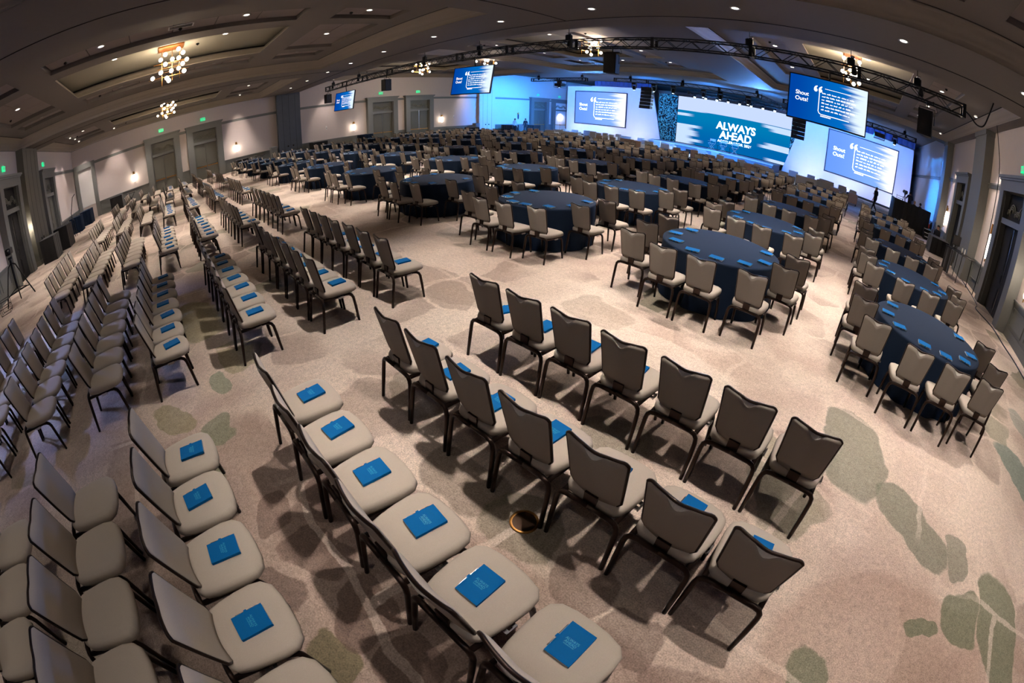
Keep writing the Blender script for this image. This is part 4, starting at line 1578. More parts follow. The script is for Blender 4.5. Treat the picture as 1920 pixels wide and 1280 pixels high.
# stage deck
t = thing('stage_deck', 'low pale stage platform under the wide screen', 'stage', (-14.2, 41.0, 0))
MB().box(-6.5, 6.25, -2.0, 1.6, .6, .72).obj('deck_top', M_STAGE, t)
MB().box(-6.45, 6.2, -1.95, 1.6, 0, .6).obj('fascia', M_STAGE, t)
MB().box(-6.52, 6.27, -2.04, -2.0, .6, .74).obj('edge_strip', M_WHITE, t)  # white colour stands in for the light on the front lip
for i, (x, y) in enumerate(((-14.5, 40.6), (-13.25, 40.4), (-12.05, 40.3))):
    t = thing('director_chair', 'white folding director chair on stage, %s' % ['leftmost', 'in the middle', 'rightmost'][i], 'chair', (x, y, .72), .1 * (i - 1), 'director chairs on the stage')
    for s in (-1, 1):
        MB().tube([(-.28, s * .22, 0), (.28, s * .22, .62)], .016, 5).obj('crossed_leg', M_WHITE, t)
        MB().tube([(.28, s * .22, 0), (-.28, s * .22, .62)], .016, 5).obj('crossed_leg', M_WHITE, t)
        MB().tube([(s * .29, .22, .6), (s * .29, .24, 1.08)], .016, 5).obj('back_post', M_WHITE, t)
        MB().box(s * .29 - .03, s * .29 + .03, -.24, .24, .8, .83).obj('armrest', M_WHITE, t)
    MB().bbox(-.28, .28, -.22, .22, .6, .63, .01).obj('seat', M_WHITE, t)
    MB().bbox(-.29, .29, .22, .25, .84, 1.06, .01).obj('backrest', M_WHITE, t)
for x, lb in ((-13.9, 'small dark bottle stand between left director chairs'), (-12.65, 'small dark bottle stand between right director chairs')):
    t = thing('side_table', lb, 'side table', (x, 40.7, .72))
    MB().lathe([(.12, 0), (.12, .02), (.015, .03), (.015, .5), (.16, .51), (.16, .53)], 10).obj('pedestal_table', M_BLACK, t)
# floor monitors on the stage front
for x in (-18.4, -8.2, -10.6, -15.9):
    t = thing('floor_monitor', 'black wedge monitor at the stage front, %s' % {-18.4: 'leftmost', -8.2: 'rightmost', -10.6: 'right of centre', -15.9: 'left of centre'}[x], 'monitor', (x, 38.6, 0))
    MB().loft([[(-.3, -.2, z), (.3, -.2, z), (.3, y1, z), (-.3, y1, z)] for z, y1 in ((0, .25), (.4, -.02))]).obj('wedge_cabinet', M_SPK, t)

# stage fixtures
def moving_light(x, y, z, lb):
    t = thing('moving_light', lb, 'stage light', (x, y, z), 0, 'moving lights on the stage truss')
    MB().bbox(-.2, .2, -.15, .15, -.2, -.04, .03).obj('base_box', M_BLACK, t)
    for s in (-1, 1):
        MB().bbox(s * .2 - .03, s * .2 + .03, -.06, .06, -.5, -.18, .02).obj('yoke_arm', M_BLACK, t)
    smooth(MB().lathe([(.08, -.66), (.14, -.6), (.15, -.45), (.1, -.3), (.05, -.28)], 10)).obj('lamp_head', M_BLACK, t)
    MB().lathe([(.07, -.67), (.07, -.66)], 10).obj('lamp_lens', M_PAR, t)


for i, x in enumerate((-19.0, -17.15, -15.4, -12.8, -11.4, -9.15)):
    moving_light(x, 33.0, 5.75, 'black moving light under the stage truss, %s from left' % ORD[i + 1])
moving_light(-27.0, 33.0, 5.7, 'black moving light under the left stage truss')
moving_light(2.2, 33.0, 5.72, 'black moving light under the right stage truss')
for i in range(8):
    x = -15.55 + 1.067 * i
    t = thing('par_lamp', 'small bright lamp above the stage wall, %s from left' % ORD[i + 1], 'stage light', (x, 38.0, 5.65), 0, 'bright lamps above the stage wall')
    smooth(MB().lathe([(.03, .0), (.1, -.03), (.12, -.2), (.12, -.22)], 10)).obj('lamp_can', M_BLACK, t)
    smooth(MB().sphere((0, -.02, -.24), .1, 10, 6)).obj('lamp_glow', M_PAR, t)
MB_ = None
for x, y, z, lb in ((-26.9, 33.0, 5.3, 'black projector cage hung from the left stage truss'), (1.0, 33.0, 5.35, 'black projector cage hung from the right stage truss')):
    t = thing('projector', lb, 'projector', (x, y, z))
    MB().bbox(-.4, .4, -.4, .4, -.15, .15, .03).obj('projector_body', M_BLACK, t)
    smooth(MB().tube([(0, .4, 0), (0, .55, 0)], .1, 10)).obj('projector_lens', M_CHROME, t)
    for sx in (-.42, .42):
        for sy in (-.42, .42):
            MB().tube([(sx, sy, -.25), (sx, sy, .42)], .016, 5).obj('cage_bar', M_BLACK, t)
    MB().box(-.43, .43, -.43, .43, .41, .45).obj('cage_top', M_BLACK, t)
    MB().box(-.43, .43, -.43, .43, -.27, -.24).obj('cage_tray', M_BLACK, t)

# blue drape swags over the set
M_SWAG = mat('blue_swag', srgb(40, 60, 110), .6, vary=.3, scale=3)
for x0, x1, z0, z1, lb in ((-29.0, -21.8, 6.05, 6.6, 'dark drape strip above the left set wall'), (-2.0, 4.8, 6.0, 6.6, 'dark drape strip above the right set wall')):
    t = thing('border_drape', lb, 'drape')
    b = MB()
    n = 60
    b.loft([[(x0 + (x1 - x0) * k / n, 41.6 + .08 * math.sin(k * 1.3), z) for k in range(n + 1)] for z in (z0, z1)], cap=False, closed=False)
    b.obj('drape_cloth', M_SWAG, t)

# stage light: blue wash, set wall uplight, added spots for blue spill on the ceiling
BLUE = (.03, .27, 1.0)
for x in (-31.5, -28.0, -24.5, -4.5, -1.0, 2.8):
    lamp('set_wash', 'SPOT', (x, 33.6, 5.6), 2100, (.2, .36, 1.0), .2, (x, 42.6, 4.4), 75, 1.0)
for x, tx in ((-31.5, -31.5), (-27.5, -27.5), (-23.5, -23.5), (-5.0, -5.0), (-1.0, -1.0), (3.2, 3.2)):
    lamp('set_uplight', 'SPOT', (x, 40.2, .25), 260, (.78, .8, 1.0), .2, (tx, 42.7, 1.6), 130, 1.0)
for x in (-19.0, -15.4, -11.4, -9.15):
    lamp('stage_wash', 'SPOT', (x, 33.0, 5.0), 2600, BLUE, .15, (x * .9 - 1, 38.0, 0), 95, .9)
for x, tx, ty, e in ((-28.0, -35.3, 33.5, 9000), (-25.0, -35.3, 42.0, 9000), (0.0, 5.7, 32.0, 6000), (1.0, 5.7, 38.0, 6000), (-27, -26, 24.0, 1500), (-17.5, -17, 24.0, 1500), (-10, -8, 25.0, 1200), (0, -1, 27, 800)):
    lamp('blue_wash', 'SPOT', (x, 33.0, 5.2), e, BLUE, .15, (tx, ty, 2.6 if abs(tx - x) > 3 else .3), 85, .9)
for x in (-20, -14, -8, -2):
    lamp('ceiling_blue', 'SPOT', (x, 36.0, 4.8), 2200, BLUE, .2, (x, 40.5, 6.75), 130, 1.0)
for x in (-22.0, -8.0):
    lamp('ceiling_spill', 'SPOT', (x, 32.0, 5.0), 2200, (.12, .36, 1.0), .2, (x, 22.0, 6.4), 110, 1.0)
lamp('leaf_fill_lamp', 'SPOT', (XL + .5, 43.4, 2.6), 160, (1.0, .93, .8), .1, (XL + .08, 43.4, 1.2), 120, 1.0)  # added spot on the sixth door's leaf, standing in for corridor light
for i in range(0, 8, 2):
    lamp('par_beam', 'SPOT', (-15.55 + 1.067 * i, 37.8, 5.3), 1700, (.6, .82, 1.0), .1, (-15.55 + 2.2 * (i - 3), 33.5, 0), 95, .8)

def curve(pts, n=6):
    """Catmull-Rom points through pts"""
    P = [Vector(p) for p in pts]
    P = [P[0] * 2 - P[1]] + P + [P[-1] * 2 - P[-2]]
    out = []
    for i in range(1, len(P) - 2):
        for k in range(n):
            t_ = k / n
            a, b_, c, d = P[i - 1], P[i], P[i + 1], P[i + 2]
            out.append(.5 * (2 * b_ + (c - a) * t_ + (2 * a - 5 * b_ + 4 * c - d) * t_ ** 2 + (3 * b_ - a - 3 * c + d) * t_ ** 3))
    out.append(P[-2])
    return out


# ---------------------------------------------------------------- lounge seats in front of the stage
LOUNGE = [(-30.19, 32.52, 0.49, 't'), (-29.14, 32.29, 0.48, 't'), (-27.31, 32.13, 0.93, 's'), (-27.92, 34.13, 0.81, 's'), (-29.63, 37.1, 0.52, 'c'), (-24.4, 31.55, 1.65, 's'), (-28.05, 36.96, 0.79, 'c'), (-27.19, 37.9, 0.79, 'c'), (-26.2, 37.57, 0.73, 'c'), (-23.98, 35.37, 0.52, 'c'), (-24.38, 37.08, 0.54, 'c'), (-20.59, 30.47, 0.54, 't'), (-21.14, 32.25, 0.52, 'c'), (-22.45, 35.24, 0.56, 'c'), (-23.4, 38.0, 0.55, 'c'), (-19.37, 30.58, 0.53, 't'), (-21.22, 35.7, 1.01, 's'), (-18.3, 31.1, 1.1, 'u'), (-20.3, 37.0, 0.61, 'c'), (-16.84, 30.14, 0.59, 't'), (-18.17, 33.81, 0.61, 'c'), (-16.97, 32.4, 0.72, 'c'), (-18.45, 36.79, 0.6, 'c'), (-16.1, 33.6, 0.73, 'c'), (-16.67, 35.9, 0.63, 'c'), (-13.6, 30.43, 0.53, 't'), (-12.7, 31.74, 0.54, 't'), (-13.4, 35.15, 0.69, 'c'), (-12.5, 36.0, 0.6, 'c'), (-10.53, 29.46, 0.61, 't'), (-10.8, 32.4, 0.54, 'c'), (-9.3, 30.0, 0.58, 't'), (-9.1, 32.4, 0.49, 'c'), (-7.8, 29.8, 0.61, 't'), (-7.38, 31.9, 1.0, 's'), (-6.2, 29.6, 0.52, 'c'), (-5.5, 31.2, 0.61, 'c'), (-5.6, 36.38, 0.76, 'c'), (-3.97, 32.5, 1.41, 's'), (-4.3, 38.4, 0.57, 'c'), (-2.79, 34.6, 0.85, 's'), (-2.81, 37.4, 1.16, 's'), (-1.65, 30.35, 0.59, 't'), (-1.4, 37.4, 0.6, 'c'), (-0.3, 31.06, 0.57, 't'), (-0.4, 35.5, 0.48, 'c')]
LOUNGE.sort()
_lc = {}


def lounge_seat(x, y, w, kind, lb):
    w = max(.62, w * 1.15)
    m = M_LOUNGE_WARMLIT if kind in 'tu' else M_LOUNGE
    sofa = kind in 'su'
    w = max(w, 1.25) if sofa else min(w, .85)
    t = thing('lounge_sofa' if sofa else 'lounge_armchair', lb, 'sofa' if sofa else 'armchair', (x, y, 0), rnd.uniform(-.12, .12), 'pale lounge seats before the stage')
    key = (round(w, 1), m.name)
    if key not in _lc:
        W = key[0]
        P = [('backrest', MB().bbox(-W / 2, W / 2, 0, .17, .14, .8, .04).mesh('backrest', m)), ('seat_cushion', MB().bbox(-W / 2 + .12, W / 2 - .12, .16, .72, .26, .44, .04).mesh('seat_cushion', m)),
             ('seat_base', MB().bbox(-W / 2 + .1, W / 2 - .1, .15, .7, .13, .26, .02).mesh('seat_base', m))]
        for s in (-1, 1):
            a, c = sorted((s * (W / 2), s * (W / 2 - .13)))
            P.append(('armrest', MB().bbox(a, c, .1, .72, .13, .6, .03).mesh('armrest', m)))
            for yy in (.06, .66):
                P.append(('foot', MB().box(s * (W / 2 - .07) - .025, s * (W / 2 - .07) + .025, yy - .025, yy + .025, 0, .14).mesh('foot', M_BLACK)))
        _lc[key] = P
    for nm, me in _lc[key]:
        link(nm, me, t)


for i, (x, y, w, k) in enumerate(LOUNGE):
    sd = 'left' if i < len(LOUNGE) / 2 else 'right'
    n = i + 1 if sd == 'left' else len(LOUNGE) - i
    tens = ['', '', 'twenty-'][n // 10] if n >= 20 else ''
    od = ORD[n] if n <= 13 else ['fourteenth', 'fifteenth', 'sixteenth', 'seventeenth', 'eighteenth', 'nineteenth', 'twentieth', 'twenty-first', 'twenty-second', 'twenty-third', 'twenty-fourth'][n - 14]
    lounge_seat(x, y, w, k, '%s lounge %s before the stage, %s seat from the %s' % ('warm-lit pale' if k in 'tu' else 'pale', 'sofa' if k in 'su' else 'armchair', od, sd))


# ---------------------------------------------------------------- people
def person(label, loc, rz, shirt, pants, hair, pose='stand', H=1.75):
    k = H / 1.75
    J = {}
    E = []

    def j(n, p, r, par=None):
        J[n] = (Vector(p) * k, r * k)
        if par:
            E.append((par, n))
    sit = pose == 'sit'
    z0 = -.42 if sit else 0.0
    lean = {'stand': 0, 'walk': .03, 'sit': .1, 'operate': .12}[pose]
    j('pelvis', (0, 0, .95 + z0), (.135, .1))if False else None
    J['pelvis'] = (Vector((0, 0, .95 + z0)) * k, .13 * k)
    j('waist', (0, lean * .4, 1.12 + z0), .12, 'pelvis')
    j('chest', (0, lean * .8, 1.32 + z0), .145, 'waist')
    j('neck', (0, lean, 1.49 + z0), .055, 'chest')
    j('head', (0, lean + .02, 1.6 + z0), .085, 'neck')
    j('crown', (0, lean + .01, 1.69 + z0), .075, 'head')
    for s, n in ((-1, 'l'), (1, 'r')):
        j('sh' + n, (s * .17, lean * .9, 1.42 + z0), .065, 'chest')
        if pose == 'operate':
            e, w = (s * .25, .2, 1.2), (s * .12, .42, 1.32)
        elif pose == 'sit':
            e, w = (s * .25, .12, 1.12), (s * .14, .36, 1.06)
        elif pose == 'walk' and s > 0:
            e, w = (.25, .02, 1.16), (.14, .24, 1.22)
        elif pose == 'walk':
            e, w = (-.27, -.1, 1.15), (-.34, -.06, .92)
        else:
            e, w = (s * .24, -.03, 1.14), (s * .22, .1, .93)
        e = (e[0], e[1], e[2] + z0)
        w = (w[0], w[1], w[2] + z0)
        j('el' + n, e, .046, 'sh' + n)
        j('wr' + n, w, .032, 'el' + n)
        d = (Vector(w) - Vector(e)).normalized()
        h = Vector(w) + d * .07
        j('pa' + n, h, .036, 'wr' + n)
        side = d.cross(Vector((0, 0, 1)) if abs(d.z) < .9 else Vector((0, 1, 0))).normalized()
        for f, (o, ln) in enumerate(((-.03, .075), (-.01, .09), (.01, .085), (.03, .065))):
            a = h + d * .03 + side * o
            j('f%d%s' % (f, n), a + d * ln * .5, .009, 'pa' + n)
            j('g%d%s' % (f, n), a + d * ln + Vector((0, 0, -.015)), .007, 'f%d%s' % (f, n))
        j('th' + n, Vector(w) + d * .05 - side * .055, .01, 'pa' + n)
        hip = (s * .09, 0, .9 + z0)
        if pose == 'sit':
            kn, an, to = (s * .12, .44, .52), (s * .12, .42, .09), (s * .13, .56, .035)
        elif pose == 'walk':
            kn, an, to = ((.1, .18, .52), (.1, .28, .1), (.11, .43, .07)) if s > 0 else ((-.1, -.05, .5), (-.1, -.33, .16), (-.1, -.2, .04))
        else:
            kn, an, to = (s * .11, .02, .5), (s * .115, -.02, .09), (s * .125, .13, .035)
        j('hip' + n, hip, .095, 'pelvis')
        j('kn' + n, kn, .065, 'hip' + n)
        j('an' + n, an, .042, 'kn' + n)
        j('to' + n, to, .035, 'an' + n)
    names = list(J)
    me = bpy.data.meshes.new('person_body')
    me.from_pydata([J[n][0] for n in names], [(names.index(a), names.index(b_)) for a, b_ in E], [])
    o = bpy.data.objects.new('tmp', me)
    COL.objects.link(o)
    md = o.modifiers.new('skin', 'SKIN')
    for i, n in enumerate(names):
        sv = me.skin_vertices[0].data[i]
        r = J[n][1]
        sv.radius = (r * (1.15 if n in ('chest', 'waist', 'pelvis') else 1.0), r * (.78 if n in ('chest', 'waist', 'pelvis') else 1.0))
        sv.use_root = n == 'pelvis'
    sb = o.modifiers.new('sub', 'SUBSURF')
    sb.levels = 1
    sb.render_levels = 1
    dg = bpy.context.evaluated_depsgraph_get()
    fin = bpy.data.meshes.new_from_object(o.evaluated_get(dg))
    bpy.data.objects.remove(o)
    fin.name = 'person_body'
    fin.materials.clear()
    for m in (shirt, pants, M_SKIN, M_BLACK):
        fin.materials.append(m)
    hw = [J['par'][0], J['pal'][0]]
    for p in fin.polygons:
        c = p.center
        p.use_smooth = True
        if c.z > J['neck'][0].z - .015:
            mi = 2
        elif min((c - q).length for q in hw) < .13 * k:
            mi = 2
        elif c.z < .12 * k:
            mi = 3
        elif c.z < J['pelvis'][0].z + .02 or (sit and c.y > .2 and c.z < .7 * k):
            mi = 1
        else:
            mi = 0
        p.material_index = mi
    t = thing('person', label, 'person', loc, rz)
    link('person_body', fin, t)
    hc = J['head'][0]
    hb = MB()
    R_ = .1 * k
    rings = []
    for i in range(7):
        a = PI / 2 * i / 6
        rings.append([(hc.x + R_ * math.cos(a) * math.cos(q) * .95, hc.y - .012 + R_ * math.cos(a) * math.sin(q) * (1.0 if math.sin(q) < 0 else .72) + .004, hc.z + .035 * k + R_ * .95 * math.sin(a) - (.07 * k if math.sin(q) < -.2 and i == 0 else 0)) for q in [2 * PI * s / 14 for s in range(14)]])
    hb.loft(rings)
    smooth(hb).obj('hair', hair, t)
    fb = MB()
    fb.loft([[(hc.x + s * .012 * k, hc.y + .088 * k + d_, hc.z + z * k) for s, d_, z in ((-1, 0, -.01), (1, 0, -.01), (.5, .0, .03), (-.5, 0, .03))], [(hc.x + s * .004 * k, hc.y + .11 * k, hc.z + z * k) for s, z in ((-1, -.012), (1, -.012), (.6, .0), (-.6, .0))]])
    fb.obj('nose', M_SKIN, t)
    for s in (-1, 1):
        smooth(MB().sphere((hc.x + s * .033 * k, hc.y + .083 * k, hc.z + .022 * k), .011 * k, 8, 5)).obj('eye', M_BLACK, t)
        smooth(MB().sphere((hc.x + s * .088 * k, hc.y, hc.z + .005), .022 * k, 8, 5, 1.4)).obj('ear', M_SKIN, t)
    MB().box(hc.x - .022, hc.x + .022, hc.y + .078 * k, hc.y + .09 * k, hc.z - .04 * k, hc.z - .034 * k).obj('mouth', M_CLOTH_BLACK, t)
    return t


person('person in dark clothes walking before the right set wall', (1.35, 31.9, 0), .9, M_CLOTH_NAVY, M_CLOTH_BLACK, M_HAIR, 'walk', 1.78)
person('person in white shirt and dark trousers standing by the left wall', (-32.9, 33.2, 0), .2, M_CLOTH_WHITE, M_CLOTH_BLACK, M_HAIR, 'stand', 1.76)
person('person in black standing beside the white shirted person', (-32.35, 34.2, 0), 1.2, M_CLOTH_BLACK, M_CLOTH_BLACK, M_HAIR, 'stand', 1.78)
person('person in dark clothes operating the camera on the black riser', (3.75, 30.7, .6), .2, M_CLOTH_NAVY, M_CLOTH_BLACK, M_HAIR, 'operate', 1.75)
person('blond person seated behind the riser drape', (4.15, 30.3, .6), .9, M_CLOTH_BLACK, M_CLOTH_BLACK, M_HAIRW, 'sit', 1.7)
person('dark haired person seated at the end of the black riser', (4.6, 30.4, .6), .9, M_CLOTH_BLACK, M_CLOTH_BLACK, M_HAIR, 'sit', 1.72)
person('person in black seated at the black draped table by the wall', (5.05, 24.6, 0), 2.2, M_CLOTH_BLACK, M_CLOTH_BLACK, M_HAIR, 'sit', 1.75)
for x, y, z, lb in ((4.15, 30.3, .6, 'black stool under the blond seated person'), (4.6, 30.4, .6, 'black stool at the end of the riser'), (5.05, 24.6, 0, 'black stool beside the right wall table')):
    t = thing('work_stool', lb, 'stool', (x, y, z))
    MB().lathe([(.19, .37), (.2, .4), (.19, .43)], 12).obj('stool_seat', M_BLACK, t)
    MB().lathe([(.03, .0), (.03, .37)], 8).obj('stool_post', M_BLACK, t)
    MB().lathe([(.22, .0), (.2, .03)], 12).obj('stool_base', M_BLACK, t)


# ---------------------------------------------------------------- camera riser and gear on the right
def pleat(mb, pts, z0, z1, amp=.03, n=10):
    """pleated hanging cloth along a polyline in plan"""
    P = []
    k = 0
    for a, c in zip(pts[:-1], pts[1:]):
        v = Vector((c[0] - a[0], c[1] - a[1], 0))
        L = v.length
        nn = max(2, int(L * n))
        nr = Vector((-v.y, v.x, 0)).normalized()
        for i in range(nn):
            q = Vector((a[0], a[1], 0)) + v * (i / nn) + nr * amp * math.sin(k * 1.9)
            P.append((q.x, q.y))
            k += 1
    P.append(pts[-1])
    mb.loft([[(x, y, z) for x, y in P] for z in (z0, z1)], cap=False, closed=False)
    return mb


t = thing('camera_riser', 'black draped camera riser beside the right wall', 'riser', (3.85, 30.8, 0))
MB().box(-1.3, 1.3, -1.6, 1.6, .5, .6).obj('riser_deck', M_BLACK, t)
pleat(MB(), [(-1.32, 1.6), (-1.32, -1.62), (1.32, -1.62)], 0, 1.6, .02).obj('front_drape', M_DRAPE, t)
MB().tube([(-1.3, -1.6, 1.6), (1.3, -1.6, 1.6)], .02, 6).obj('top_rail', M_BLACK, t)
MB().tube([(-1.3, -1.6, 1.6), (-1.3, 1.6, 1.6)], .02, 6).obj('top_rail', M_BLACK, t)
for x, y in ((-1.28, -1.58), (1.28, -1.58), (-1.28, 1.58), (0, -1.58)):
    MB().tube([(x, y, 0), (x, y, 1.6)], .02, 6).obj('rail_post', M_BLACK, t)
t = thing('video_camera', 'black video camera on tripod behind the riser drape', 'camera', (3.35, 30.9, .6), .15)
MB().bbox(-.1, .1, -.3, .2, 1.45, 1.68, .03).obj('camera_body', M_BLACK, t)
smooth(MB().tube([(0, .2, 1.56), (0, .5, 1.56), (0, .52, 1.56)], [.06, .08, .09], 10)).obj('camera_lens', M_BLACK, t)
MB().bbox(-.22, -.12, -.25, -.1, 1.55, 1.68, .02).obj('viewfinder', M_BLACK, t)
for k in range(3):
    a = 2 * PI * k / 3 + .5
    MB().tube([(0, 0, 1.42), (.42 * math.cos(a), .42 * math.sin(a), 0)], .02, 6).obj('tripod_leg', M_BLACK, t)
MB().lathe([(.07, 1.38), (.07, 1.46)], 10).obj('tripod_head', M_BLACK, t)
t = thing('equipment_case', 'low stack of dark gear at the riser corner', 'gear', (2.95, 30.2, .6))
for k, (w, z) in enumerate(((.3, .0), (.26, .3), (.24, .58))):
    MB().bbox(-w, w, -.25, .25, z, z + .27, .02).obj('gear_box', M_BLACK, t)
for z in (.9, 1.05, 1.18):
    MB().box(-.25, .25, -.2, .2, z, z + .03).obj('gear_shelf', M_CHROME, t)
for sx in (-.24, .24):
    MB().tube([(sx, 0, .8), (sx, 0, 1.25)], .012, 5).obj('shelf_post', M_BLACK, t)
t = thing('riser_steps', 'black steps with white nosings beside the riser', 'steps', (5.25, 28.0, 0))
for k in range(3):
    MB().box(-.4, .45, k * .3, .95, k * .2, (k + 1) * .2).obj('step', M_BLACK, t)
    MB().box(-.4, .45, k * .3 - .012, k * .3, (k + 1) * .2 - .03, (k + 1) * .2).obj('nosing', M_WHITE, t)
t = thing('handrail', 'black tubular handrail at the riser steps', 'handrail', (5.2, 26.9, 0))
MB().tube([(-.1, 0, 0), (.0, .3, 1.25), (.12, .55, 1.25), (.2, .9, 0)], .022, 6).obj('rail_tube', M_BLACK, t)
MB().tube([(-.05, .15, .6), (.17, .72, .6)], .018, 6).obj('mid_rail', M_BLACK, t)
t = thing('kit_bag', 'red orange bag left on the floor by the riser', 'bag', (5.25, 29.35, .6), .3)
smooth(MB().sphere((0, 0, .16), .2, 12, 7, .8)).obj('bag_body', M_ORANGE, t)
MB().tube([(-.1, 0, .3), (-.05, 0, .42), (.05, 0, .42), (.1, 0, .3)], .014, 5).obj('bag_handle', M_BLACK, t)
t = thing('backpack', 'dark backpack beside the orange bag', 'bag', (5.4, 28.9, .6), .1)
smooth(MB().sphere((0, 0, .26), .2, 12, 8, 1.3)).obj('bag_body', M_CLOTH_BLACK, t)
MB().tube([(-.08, -.1, .45), (-.1, -.22, .3), (-.09, -.16, .1)], .014, 5).obj('strap', M_BLACK, t)


def draped_table(label, x0, x1, y0, y1, h, m, amp=.02, rz=0.0, name='draped_table'):
    t = thing(name, label, 'table', ((x0 + x1) / 2, (y0 + y1) / 2, 0), rz)
    w, d = (x1 - x0) / 2, (y1 - y0) / 2
    MB().bbox(-w, w, -d, d, h - .035, h, .01).obj('cloth_top', m, t)
    pleat(MB(), [(-w, -d), (w, -d), (w, d), (-w, d), (-w, -d)], 0.005, h - .02, amp).obj('cloth_skirt', m, t)
    return t


draped_table('black draped work table beside the right wall', 4.35, 5.35, 22.5, 23.9, .78, M_DRAPE)
t = thing('tall_table', 'tall black folding table by the right pilaster', 'table', (4.7, 17.5, 0), .35)
MB().bbox(-.32, .42, -.75, .75, 1.02, 1.05, .01).obj('table_top', M_BLACK, t)
for sx in (-.25, .35):
    for sy in (-.6, .6):
        MB().tube([(sx, sy, 0), (sx * .9, sy * .95, 1.02)], .017, 6).obj('leg', M_BLACK, t)
pleat(MB(), [(-.3, .7), (-.3, .05)], .1, 1.0, .03).obj('hanging_cloth', M_DRAPE, t)
t = thing('monitor', 'black monitor standing on the tall black table', 'monitor', (4.55, 18.0, 1.05), .5)
MB().bbox(-.25, .25, -.05, .03, .12, .5, .02).obj('monitor_body', M_BLACK, t)
MB().lathe([(.12, 0), (.1, .02), (.02, .03), (.02, .14)], 10).obj('monitor_stand', M_BLACK, t)
for k, (dx, dy) in enumerate(((.1, -.25), (.2, -.35))):
    t = thing('water_bottle', ['clear water bottle on the tall table, nearer the monitor', 'clear water bottle on the tall table, nearer the wall'][k], 'bottle', (4.7 + dx, 17.8 + dy, 1.05))
    smooth(MB().lathe([(.03, 0), (.033, .02), (.033, .14), (.014, .18), (.014, .2)], 10)).obj('bottle_body', M_WHITE, t)
    MB().lathe([(.016, .2), (.016, .22)], 8).obj('bottle_cap', M_FRAMEBLUE, t)
t = tag(MB().tube(curve([(5.42, 19.0, .015), (5.35, 17.3, .015), (5.26, 15.85, .015), (5.13, 14.6, .015), (4.9, 13.9, .015), (5.2, 12.6, .015), (5.22, 11.3, .015), (5.3, 10.4, .015), (5.35, 9.0, .015)]), .016, 6).obj('floor_cable', M_BLACK), 'black cable snaking along the foot of the right wall', 'cable')
tag(smooth(MB().tube(curve([(5.3, 17.2, 6.4), (5.31, 16.7, 5.5), (5.28, 16.02, 4.3), (5.28, 15.98, 2.5), (5.3, 16.05, .6), (5.3, 16.1, .02)]), .017, 6)).obj('hanging_cable', M_BLACK), 'black cable dropping down the right wall beside the doorway', 'cable')
tag(smooth(MB().tube(curve([(2.75, 12.3, 5.05), (2.95, 12.3, 4.95), (3.2, 12.32, 4.8), (3.42, 12.36, 4.86), (3.58, 12.4, 5.2), (3.8, 12.5, 5.8), (3.9, 12.6, 6.4)]), .022, 6)).obj('truss_cable', M_BLACK), 'looped black cable bundle at the right end of the truss', 'cable')

# ---------------------------------------------------------------- things on the left
t = thing('light_stand', 'black tripod stand with camera at the left picture edge', 'tripod', (-14.95, -6.25, 0))
feet = [(-.13, .62), (-.23, -.07), (.35, -.5)]
for x, y in feet:
    MB().tube([(x, y, 0), (x * .25, y * .25, 1.15), (0, 0, 1.25)], .024, 6).obj('tripod_leg', M_BLACK, t)
    MB().tube([(x * .75, y * .75, .3), (0, 0, .45)], .014, 5).obj('leg_brace', M_BLACK, t)
for a, c in ((0, 1), (1, 2), (2, 0)):
    MB().tube([(feet[a][0] * .72, feet[a][1] * .72, .32), (feet[c][0] * .72, feet[c][1] * .72, .32)], .014, 5).obj('spreader', M_BLACK, t)
MB().lathe([(.05, .4), (.05, 1.35), (.09, 1.36), (.09, 1.44)], 10).obj('centre_column', M_BLACK, t)
MB().bbox(-.22, .12, -.12, .12, 1.5, 1.72, .03).obj('camera_body', M_BLACK, t)
smooth(MB().tube([(.1, .0, 1.6), (.28, .1, 1.62)], [.05, .07], 10)).obj('camera_lens', M_BLACK, t)
MB().tube([(-.05, -.1, 1.4), (-.5, -.35, 1.2)], .014, 5).obj('pan_handle', M_BLACK, t)
t = thing('wire_crate', 'black wire crate under the tripod stand', 'crate', (-14.1, -6.6, 0), .2)
for z in (0.01, .2, .4):
    MB().tube([(-.25, -.2, z), (.25, -.2, z), (.25, .2, z), (-.25, .2, z), (-.25, -.2, z)], .01, 5).obj('wire_hoop', M_BLACK, t)
for x in (-.25, 0, .25):
    for y in (-.2, .2):
        MB().tube([(x, y, 0), (x, y, .4)], .008, 5).obj('upright_wire', M_BLACK, t)
draped_table('black draped box by the slate column, nearer the tripod', -21.7, -20.5, -6.75, -5.95, 1.05, M_DRAPE, .012)
draped_table('black draped box by the back door, farther from the tripod', -24.0, -22.6, -6.5, -5.7, 1.1, M_DRAPE, .012)
draped_table('navy pleated table by the back wall niche, nearer end', -29.5, -28.4, -6.9, -6.1, .95, M_NAVY, .035)
draped_table('navy pleated table by the back wall niche, farther end', -32.4, -31.0, -6.6, -5.8, .95, M_NAVY, .035)
t = thing('boom_stand', 'black angled pole stand beside the draped boxes', 'stand', (-27.3, -6.4, 0))
MB().tube([(0, 0, 0), (-.05, .0, 1.3), (-.5, .15, 2.15), (-.45, .35, 2.3)], .022, 6).obj('bent_pole', M_BLACK, t)
for x, y in ((.4, .1), (-.25, .35), (-.1, -.4)):
    MB().tube([(0, 0, .35), (x, y, 0)], .018, 5).obj('stand_leg', M_BLACK, t)
MB().tube([(.3, .2, 0), (.25, .2, .9), (-.05, .0, 1.0)], .016, 5).obj('side_brace', M_BLACK, t)


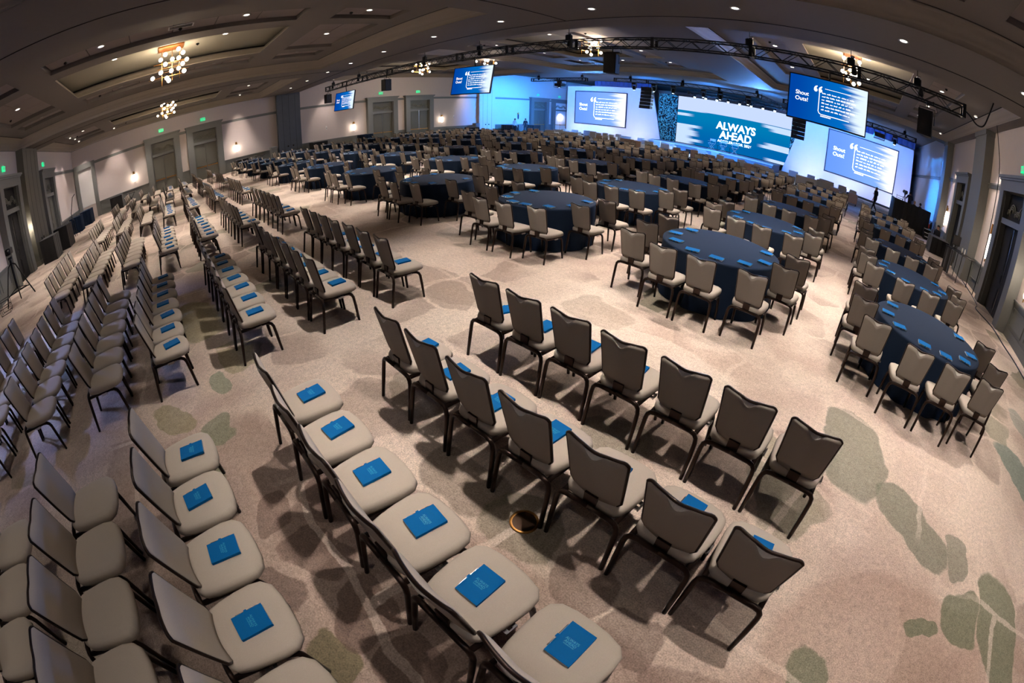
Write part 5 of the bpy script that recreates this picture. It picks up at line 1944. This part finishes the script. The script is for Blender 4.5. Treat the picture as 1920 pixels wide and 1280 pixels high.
def tray_stand(x, y, lb, rz=0):
    t = thing('tray_stand', lb, 'stand', (x, y, 0), rz, 'folding tray stands along the left wall')
    for s in (-1, 1):
        MB().tube([(-.3, s * .25, 0), (.3, s * .25, .78)], .014, 5).obj('crossed_leg', M_BLACK, t)
        MB().tube([(.3, s * .25, 0), (-.3, s * .25, .78)], .014, 5).obj('crossed_leg', M_BLACK, t)
    MB().bbox(-.4, .4, -.5, .5, .78, .82, .01).obj('tray', M_BLACK, t)


tray_stand(-34.5, -2.9, 'black folding tray stand under the first wall sconce', 1.57)
tray_stand(-34.5, 7.6, 'black folding tray stand before the slate column', 1.57)
tray_stand(-34.4, 21.0, 'black folding tray stand between the third and fourth doors', 1.57)
tray_stand(-34.4, 26.2, 'black folding tray stand right of the fourth door', 1.57)
draped_table('black draped trolley under the first wall sconce', -34.9, -33.9, -4.6, -3.6, .95, M_DRAPE, .012)
draped_table('black draped trolley in front of the slate column', -34.8, -33.6, 12.0, 13.2, 1.0, M_DRAPE, .012)
draped_table('navy draped cocktail table under the third wall sconce', -34.4, -33.3, 16.2, 17.2, 1.05, M_NAVY, .03)
draped_table('black draped trolley beside the tray stand by the second door', -34.7, -33.7, 5.7, 6.6, .85, M_DRAPE, .012)
draped_table('black draped trolley left of the pale pilaster', -34.7, -33.6, 28.0, 29.0, .85, M_DRAPE, .012)
draped_table('black draped box right of the pale pilaster in blue light', -34.6, -33.0, 32.9, 33.9, 1.0, M_DRAPE, .012)
draped_table('black draped box beside the people by the left wall', -33.6, -32.4, 35.6, 36.6, 1.0, M_DRAPE, .012)
for x, y, lb in ((-34.6, 8.9, 'grey lidded bin before the slate column'), (-34.6, 29.4, 'grey lidded bin before the pale pilaster')):
    t = thing('waste_bin', lb, 'bin', (x, y, 0))
    MB().loft([[(-.26 * s, -.26 * s, z), (.26 * s, -.26 * s, z), (.26 * s, .26 * s, z), (-.26 * s, .26 * s, z)] for s, z in ((.85, 0), (1, 1.1))]).obj('bin_body', M_TRIM, t)
    MB().bbox(-.28, .28, -.28, .28, 1.1, 1.24, .03).obj('bin_lid', M_TRIM, t)

# brass floor box
t = thing('floor_box', 'round brass floor box under the second theatre row', 'floor box', (-1.15, 1.32, 0))
MB().lathe([(.085, .002), (.085, .006), (.06, .008)], 24).obj('box_lid', M_BRASSFLOOR, t)
smooth(MB().lathe([(.082, .001), (.1, .003), (.1, .009), (.082, .007)], 24, cap=False)).obj('brass_ring', M_BRASS, t)
